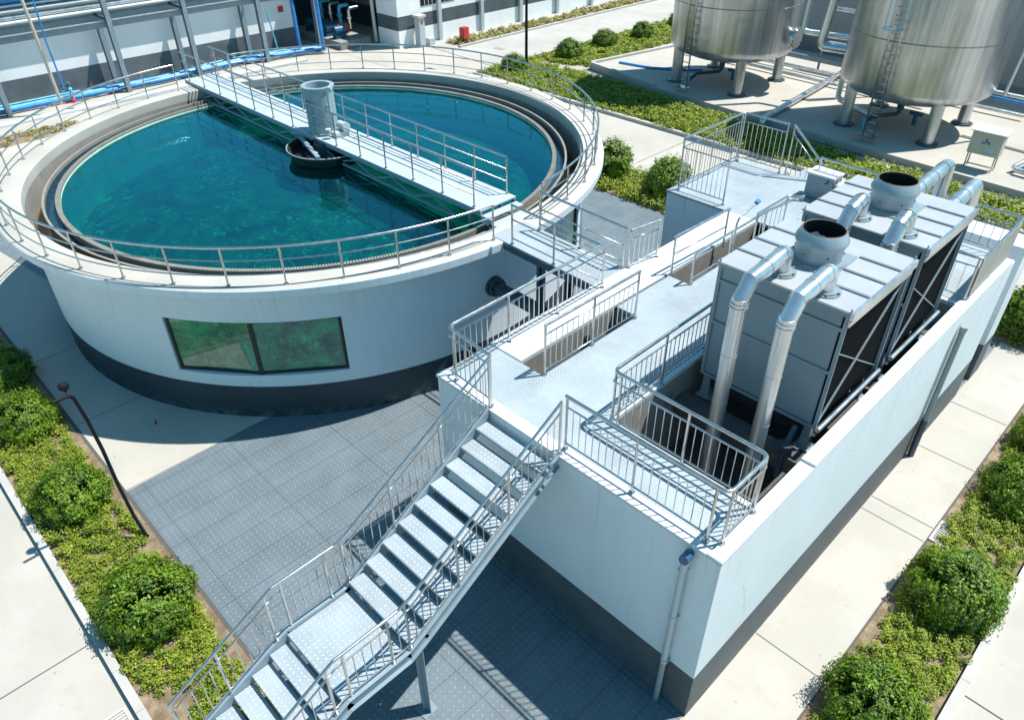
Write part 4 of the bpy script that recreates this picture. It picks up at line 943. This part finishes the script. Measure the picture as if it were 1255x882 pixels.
    b = MB(); b.tube([(cx+.6, cy-.4, .5), (cx+.6, cy-.4, 1.0)], .1, 10); b.bar((cx+.3, cy-.4, 1.0), (cx+.9, cy-.4, 1.0), .16, .16); b.build('valve', 'valve', t)
    return t
steel_tank(-21.65, 37.55, 'left of the two big stainless tanks, with a bolted round manhole', -98, 0, 2, 0)
steel_tank(-11.85, 37.1, 'right of the two big stainless tanks, with a caged ladder', -93, 5.0, None, 0)
# pipework between tanks
def pipe(label, pts, r, mat='galv', fr=.25, name='process_pipe', group='pipework by the steel tanks'):
    b = MB(); b.tube(fillet(pts, fr, 7), r, 14); o = b.build(name, mat); tag(o, label, 'pipe', group); return o
pipe('thick silver pipe stooping over the plinth edge between the tanks', [(-16.62, 32.72, .05), (-16.62, 32.78, .48), (-17.6, 44, .5)], .15, 'galv', .3)
pipe('silver pipe loop rising between the tanks and turning towards the right tank', [(-15.6, 36.0, 8.8), (-16.2, 36.2, 3.2), (-12.5, 36.6, 3.2)], .21)
pipe('silver vertical pipe standing between the tanks with a bent foot', [(-15.2, 37.6, 8.5), (-15.2, 37.2, .75), (-12.9, 35.9, .7)], .13)
pipe('second silver vertical pipe standing between the tanks', [(-15.4, 39.8, 8.5), (-15.3, 39.4, .5)], .12)
pipe('bright blue vertical pipe between the tanks', [(-15.6, 42.5, 4.2), (-15.6, 42.5, 1.6)], .16, 'blue')
pipe('low silver pipe lying across the plinth behind the left tank', [(-24, 40.7, .5), (-12, 39.9, .5)], .09)
pipe('second low silver pipe lying farther back across the plinth', [(-24, 42.0, .55), (-8, 41.3, .55)], .09)
pipe('low horizontal silver pipe right of the right tank', [(-8.9, 38.0, 2.2), (2, 37.0, 2.2)], .09)
pipe('thin blue pipe under the horizontal silver one right of the right tank', [(-8.9, 38.1, 1.95), (2, 37.1, 1.95)], .06, 'blue')
pipe('slanting silver pipe at the right edge of the right tank', [(-8.3, 37.6, 2.2), (-7.9, 37.6, 8)], .07)
pipe('silver ground pipe right of the beige box', [(-6.2, 34.1, .5), (3, 33.3, .5)], .11)
pipe('upper silver pipe of the frame right of the beige box', [(-6.3, 34.2, .55), (-5.7, 36.5, .9), (3, 41, .9)], .1)
pipe('dark blue hose lying on the plinth by the left tank', [(-28.0, 36.2, .36), (-26, 36.5, .36), (-24.2, 37.6, .36), (-23.6, 38.2, .36)], .07, 'blue')
b = MB(); b.bar((-24, 42.8, .9), (-14, 42.4, .9), .1, .25); b.bar((-19, 43.2, 1.7), (-16, 43.1, 1.7), .8, .08)
for x in (-23, -19, -15.5): b.bar((x, 42.8, .3), (x, 42.8, 1.7), .1, .1, up=(1, 0, 0))
o = b.build('pipe_stand', 'blue_steel'); tag(o, 'low steel pipe stand between and behind the two tanks', 'steel frame')
rngp = random.Random(5)
sk = root('pump_skid', 'cluttered pump skid seen between the two steel tanks', 'machine', (-15.3, 43.4, .3))
b = MB(); b.box(-17.2, 42.9, .3, -13.4, 44.3, .5); b.build('base_frame', 'dark_steel', sk)
for k in range(4):
    x = -16.8+.9*k; b = MB(); b.tube([(x, 43.2, .9), (x+.55, 43.3, .9)], .24, 14); b.build('pump', ('valve', 'cyan')[k % 2], sk)
    b = MB(); b.tube(fillet([(x+.2, 43.5, .9), (x+.2, 43.6, 2.0), (x+.2, 44.2, 2.2)], .15), .09, 10); b.tube([(x+.2, 43.6, 1.4), (x+.2, 43.6, 1.5)], .16, 10); b.build('outlet_pipe', 'steel', sk)
pipe('silver pipe rising past the left tank manhole and turning right', [(-17.4, 36.9, 9), (-17.4, 36.6, 3.6), (-15.0, 36.9, 3.6)], .13)
pipe('thin silver vertical pipe with a foot between the tanks', [(-14.5, 40.6, 8.5), (-14.5, 40.4, .5), (-13.6, 39.8, .45)], .08)
pipe('pale horizontal pipe high behind the gap between the tanks', [(-19.0, 43.6, 3.4), (-13.0, 43.4, 3.4)], .11)
pipe('second pale horizontal pipe high behind the gap between the tanks', [(-19.0, 43.9, 4.6), (-13.0, 43.7, 4.6)], .11)
pipe('blue horizontal pipe behind the gap between the tanks', [(-18.5, 44.0, 4.0), (-13.4, 43.9, 4.0)], .1, 'blue')
pipe('thin cyan pipe looping by the right tank', [(-14.8, 41.5, 3.2), (-14.6, 41.2, 1.0), (-13.2, 40.5, .6)], .07, 'cyan')
# grey wall behind
b = MB(); b.box(-14.2, 44.7, 0, 12, 45.1, 6.5); o = b.build('back_building', 'grey_far'); tag(o, 'plain grey building wall behind the right steel tank', 'building')
b = MB(); b.box(-26, 47.5, 0, -14.5, 48, 5.5); o = b.build('back_building', 'grey_far'); tag(o, 'plain grey building wall seen through the gap between the tanks', 'building')
# beige box
bx = root('junction_box', 'beige sheet metal box with a blue logo standing on thin legs', 'electrical box', (-7.4, 33.6, .3))
BX_, BY_ = -7.42, 33.55
b = MB(); b.bbox(BX_-.58, BY_, .92, BX_+.58, BY_+.5, 1.82, .015); b.build('body', 'beige', bx)
b = MB(); b.add([(BX_-.66, BY_-.08, 1.82), (BX_+.66, BY_-.08, 1.82), (BX_+.66, BY_+.58, 1.92), (BX_-.66, BY_+.58, 1.92), (BX_-.66, BY_-.08, 1.85), (BX_+.66, BY_-.08, 1.85), (BX_+.66, BY_+.58, 1.95), (BX_-.66, BY_+.58, 1.95)], [(3, 2, 1, 0), (4, 5, 6, 7), (0, 1, 5, 4), (1, 2, 6, 5), (2, 3, 7, 6), (3, 0, 4, 7)], False); b.build('lid', 'coping', bx)
for dx, dy in ((-.5, .06), (.5, .06), (-.5, .44), (.5, .44)):
    b = MB(); b.bar((BX_+dx, BY_+dy, .3), (BX_+dx, BY_+dy, .92), .05, .05, up=(1, 0, 0)); b.build('leg', 'steel', bx)
b = MB(); b.bar((BX_-.5, BY_+.06, .5), (BX_+.5, BY_+.06, .5), .04, .04); b.build('brace', 'steel', bx)
b = MB(); yb = BY_-.004
b.add([(BX_-.06, yb, 1.52), (BX_+.05, yb, 1.52), (BX_+.02, yb, 1.62)], [(0, 1, 2)], False)
o = b.build('logo_triangle', 'label_blue', bx, fixn=False)
tc = bpy.data.curves.new('logo_text', 'FONT'); tc.body = 'LPA'; tc.size = .2; tc.shear = .2; tc.align_x = 'CENTER'; tc.extrude = .001; tc.offset = .004
to = bpy.data.objects.new('tmp', tc); COL.objects.link(to); dg = bpy.context.evaluated_depsgraph_get(); me = bpy.data.meshes.new_from_object(to.evaluated_get(dg)); bpy.data.objects.remove(to)
me.transform(Matrix.Translation((BX_, yb, 1.36)) @ Matrix.Rotation(PI/2, 4, 'X')); me.transform(Matrix.Translation(-WL[bx])); me.materials.clear(); me.materials.append(M['label_blue'])
o = bpy.data.objects.new('logo_text', me); COL.objects.link(o); o.parent = bx
b = MB(); b.box(BX_+.06, yb, 1.08, BX_+.36, BY_-.001, 1.24); b.build('sticker', 'sticker', bx)

# ================================================================== FAR LEFT BUILDINGS AND PIPE RACK
lb_ = root('warehouse', 'long white building with grey base band behind the pipe rack', 'building', (-50, 5, 0))
b = MB(); b.box(-60, -40, -.1, -46.5, 25.8, 5.6); b.build('wall', 'white_far', lb_)
b = MB(); b.box(-60.3, -40.3, 5.61, -45.66, 25.9, 5.8); b.build('roof', 'blue_steel', lb_)
b = MB(); b.box(-46.5, 24.9, 2.2, -46.46, 25.25, 2.55); b.build('alarm_box', 'red', lb_)
b2 = root('office_building', 'white building with dark grey stripe and small barred windows at the top', 'building', (-46, 45, 0))
b = MB(); b.box(-43.4, 30.2, -.1, -41.2, 80, 6); b.box(-60, 33, -.1, -43.4, 80, 6); b.build('wall', 'white_far2', b2)
for y0_, y1_ in ((32.1, 33.35), (33.8, 35.0), (40.6, 41.9), (44.2, 45.5)):
    b = MB(); b.box(-41.205, y0_, 2.25, -41.17, y1_, 3.6); 
    f = b.build('window', 'frame', b2); b = MB(); b.box(-41.172, y0_+.08, 2.33, -41.165, y1_-.08, 3.5); b.build('pane', 'glass', f)
    b = MB()
    for k in range(1, 4): y = y0_+(y1_-y0_)*k/4; b.box(-41.163, y-.02, 2.3, -41.145, y+.02, 3.55)
    b.box(-41.162, y0_, 2.85, -41.147, y1_, 2.89); b.build('window_bars', 'coping', f)
for y in (33.52, 37.3, 41.1, 45, 49, 53): b = MB(); b.box(-41.2, y-.13, 0, -40.98, y+.13, 6); b.build('pilaster', 'pvc', b2)
# shed behind pumps
sh = root('pump_shed', 'dark open shed between the two white buildings', 'shed', (-50, 28, 0))
b = MB(); b.box(-52, 26.3, 0, -51.8, 32.9, 5.5); b.box(-51.8, 32.6, 0, -43.45, 32.85, 5.5); b.build('wall', 'dark_steel', sh)
b = MB(); b.box(-52, 26.0, 5.0, -44.5, 32.5, 5.15); b.build('roof', 'blue_steel', sh)
b = MB(); b.bar((-51.7, 32.55, 1.7), (-43.5, 32.55, 1.7), .06, .6); b.bar((-51.7, 32.5, 3.2), (-43.5, 32.5, 3.2), .06, .5); b.build('cladding_band', 'raw', sh)
ps = root('pump_group', 'blue pumps with orange couplings on a concrete plinth in the shed', 'machine', (-46, 28.5, 0))
b = MB(); b.box(-48.5, 27.3, 0, -43.6, 29.6, .45); b.build('plinth', 'raw', ps)
for k in range(4):
    x = -48.0+1.1*k; b = MB(); b.tube([(x, 27.6, .95), (x, 28.5, .95)], .28, 16); b.box(x-.2, 27.6, .45, x+.2, 28.4, .7); b.build('motor', 'valve', ps)
    b = MB(); b.tube([(x, 28.5, .95), (x, 28.62, .95)], .3, 14); b.tube([(x, 28.8, .9), (x, 29.0, 1.6)], .08, 8); b.build('coupling', 'red', ps)
    b = MB(); b.tube(fillet([(x, 28.9, .9), (x, 28.9, 2.1), (x, 29.6, 2.1)], .2), .12, 10); b.tube([(x, 28.9, 1.5), (x, 28.9, 1.62)], .2, 10); b.build('outlet_pipe', ('cyan', 'steel')[k % 2], ps)
# pipe rack
pr = root('pipe_rack', 'grey steel rack of columns and beams carrying pipes along the warehouse', 'pipe rack', (-45, 15, 0))
for x, ys in ((-44.6, (2.1, 8.1, 14.1, 18.2, 22.6, 26.4)), (-46.0, (8.1, 14.0, 18.0, 22.2))):
    for y in ys:
        b = MB(); h = 5.6 if x > -45 else 3.3
        b.bar((x, y, 0), (x, y, h), .02, .30, up=(1, 0, 0)); b.bar((x-.14, y, 0), (x-.14, y, h), .24, .025, up=(1, 0, 0)); b.bar((x+.14, y, 0), (x+.14, y, h), .24, .025, up=(1, 0, 0)); b.build('column', 'blue_steel', pr)
b = MB(); b.bar((-44.75, -20, 3.42), (-44.75, 26.6, 3.42), .1, .28); b.bar((-44.7, -20, 3.6), (-44.7, 26.6, 3.6), .22, .03); b.build('beam', 'blue_steel', pr)
b = MB(); b.bar((-46.3, -20, 3.5), (-46.3, 26.6, 3.5), .1, .28); b.build('beam', 'blue_steel', pr)
for y in (8.1, 14.1, 18.2, 22.6):
    b = MB(); b.bar((-44.7, y, 3.66), (-46.4, y, 3.66), .12, .14); b.build('cross_beam', 'dark_steel', pr)
RP = [(-46.02, 3.9, .09, 'coping', 'thin white pipe, lowest on the pipe rack'), (-46.10, 4.12, .12, 'galv', 'silver pipe second from the front on the pipe rack'), (-46.2, 4.36, .12, 'coping', 'white pipe in the middle of the pipe rack'), (-46.3, 4.62, .13, 'galv', 'wide silver pipe at the back of the pipe rack'),
      (-46.02, 4.42, .08, 'pvc', 'pale grey upper pipe on the pipe rack'), (-46.2, 4.95, .17, 'blue', 'thick blue pipe on top of the pipe rack')]
for x, z, r, m, lb in RP: pipe(lb, [(x, -20, z), (x, 20 if m == 'blue' else 26.5, z)], r, m, group='pipes on the rack')
# ground pipes (blue)
for k, (x, r, m) in enumerate(((-44.95, .11, 'blue'), (-45.25, .12, 'cyan'), (-45.55, .10, 'blue'), (-45.8, .09, 'cyan'))):
    pipe(['bright blue pipe on the ground, nearest the round tank', 'pale blue pipe on the ground beside the bright blue one', 'third blue pipe on the ground, second from the warehouse wall', 'pale blue pipe on the ground closest to the warehouse wall'][k],
         [(x, -10, .22+.02*k), (x, 9+k, .2), (x+.25, 16, .2), (x-.1, 21, .22), (x+.9, 26.4, .26)], r, m, 1.5, group='blue ground pipes')
for y, x in ((26.1, -43.7), (25.1, -44.9)):
    pipe('upright blue pipe beside the last rack column' if y > 26 else 'upright blue pipe just left of the last two rack columns', [(x, y, .2), (x, y-.1, 6)], .12, 'blue', group='upright blue pipes')
pipe('slanting beige downpipe in front of the warehouse wall', [(-43.4, 10.3, .4), (-43.0, 10.1, 6)], .075, 'cream', group='thin pipes at the warehouse')
pipe('thin blue hose hanging beside the beige downpipe', [(-43.0, 10.55, 1.2), (-43.0, 10.5, 3.4), (-43.0, 10.6, 6)], .04, 'blue', group='thin pipes at the warehouse')
pipe('thin blue cable hanging at the third rack column', [(-44.4, 23.3, .6), (-44.4, 23.0, 3.0)], .045, 'cyan', group='thin pipes at the warehouse')
pipe('beige downpipe at the dark shed corner', [(-43.5, 30.0, .1), (-43.6, 29.9, 6)], .11, 'cream', group='thin pipes at the warehouse')
vm = root('valve_manifold', 'small cluster of valves with red handles at the foot of the downpipe', 'valve', (-43.2, 10.4, .3))
for k in range(4):
    z = .45+.27*k; b = MB(); b.tube([(-43.3, 10.45, z), (-43.2, 10.95, z)], .06, 8); b.tube([(-43.2, 10.8, z-.02), (-43.1, 10.85, z+.15)], .09, 8); b.build('valve', ('red', 'steel', 'cyan', 'valve')[k], vm)
# retaining white kerb strip left (behind tank)
b = MB(); b.box(-43.4, -20, 0, -42.9, 24.4, .12); struct(b.build('kerb', 'coping'))
# meter cabinet, red bin, lamp
mc = root('meter_cabinet', 'upright grey cabinet with cream cap at the office building corner', 'cabinet', (-40.7, 31.6, 0))
b = MB(); b.bbox(-40.95, 31.3, .0, -40.45, 31.75, 1.75, .01); b.build('body', 'pvc', mc); b = MB(); b.bbox(-41.02, 31.2, 1.76, -40.38, 31.85, 1.9, .01); b.build('cap', 'cream', mc)
b = MB(); b.box(-40.45, 31.45, 1.38, -40.43, 31.6, 1.55); b.build('warning_label', 'red', mc)
b = MB(); b.bbox(-40.8, 32.0, 0, -40.4, 32.5, .42, .02); b.build('side_box', 'pvc', mc)
rb_ = root('fire_hydrant_box', 'small red box on the dry grass verge by the road', 'box', (-39.25, 34.05, 0))
b = MB(); b.bbox(-39.5, 33.8, .28, -39.05, 34.3, .98, .03); b.build('body', 'red', rb_); b = MB(); b.bbox(-39.45, 33.85, .0, -39.1, 34.25, .28, .01); b.build('base', 'rust', rb_)
lp = root('street_lamp', 'thin dark lamp pole rising beside the clipped shrub behind the tank', 'street lamp', (-31.89, 32.37, 0))
b = MB(); b.tube([(-31.89, 32.37, 0), (-31.89, 32.37, 8.5)], [.09, .055], 12); b.tube([(-31.89, 32.37, 0), (-31.89, 32.37, .3)], .13, 12); b.build('pole', 'black_metal', lp)
b = MB(); b.tube(fillet([(-31.89, 32.37, 8.4), (-31.89, 32.37, 8.9), (-33.3, 32.2, 9.0)], .3), .04, 8); b.build('arm', 'black_metal', lp)
b = MB(); b.bbox(-34.0, 32.05, 8.93, -33.2, 32.4, 9.03, .03); b.build('lamp_head', 'black_metal', lp)
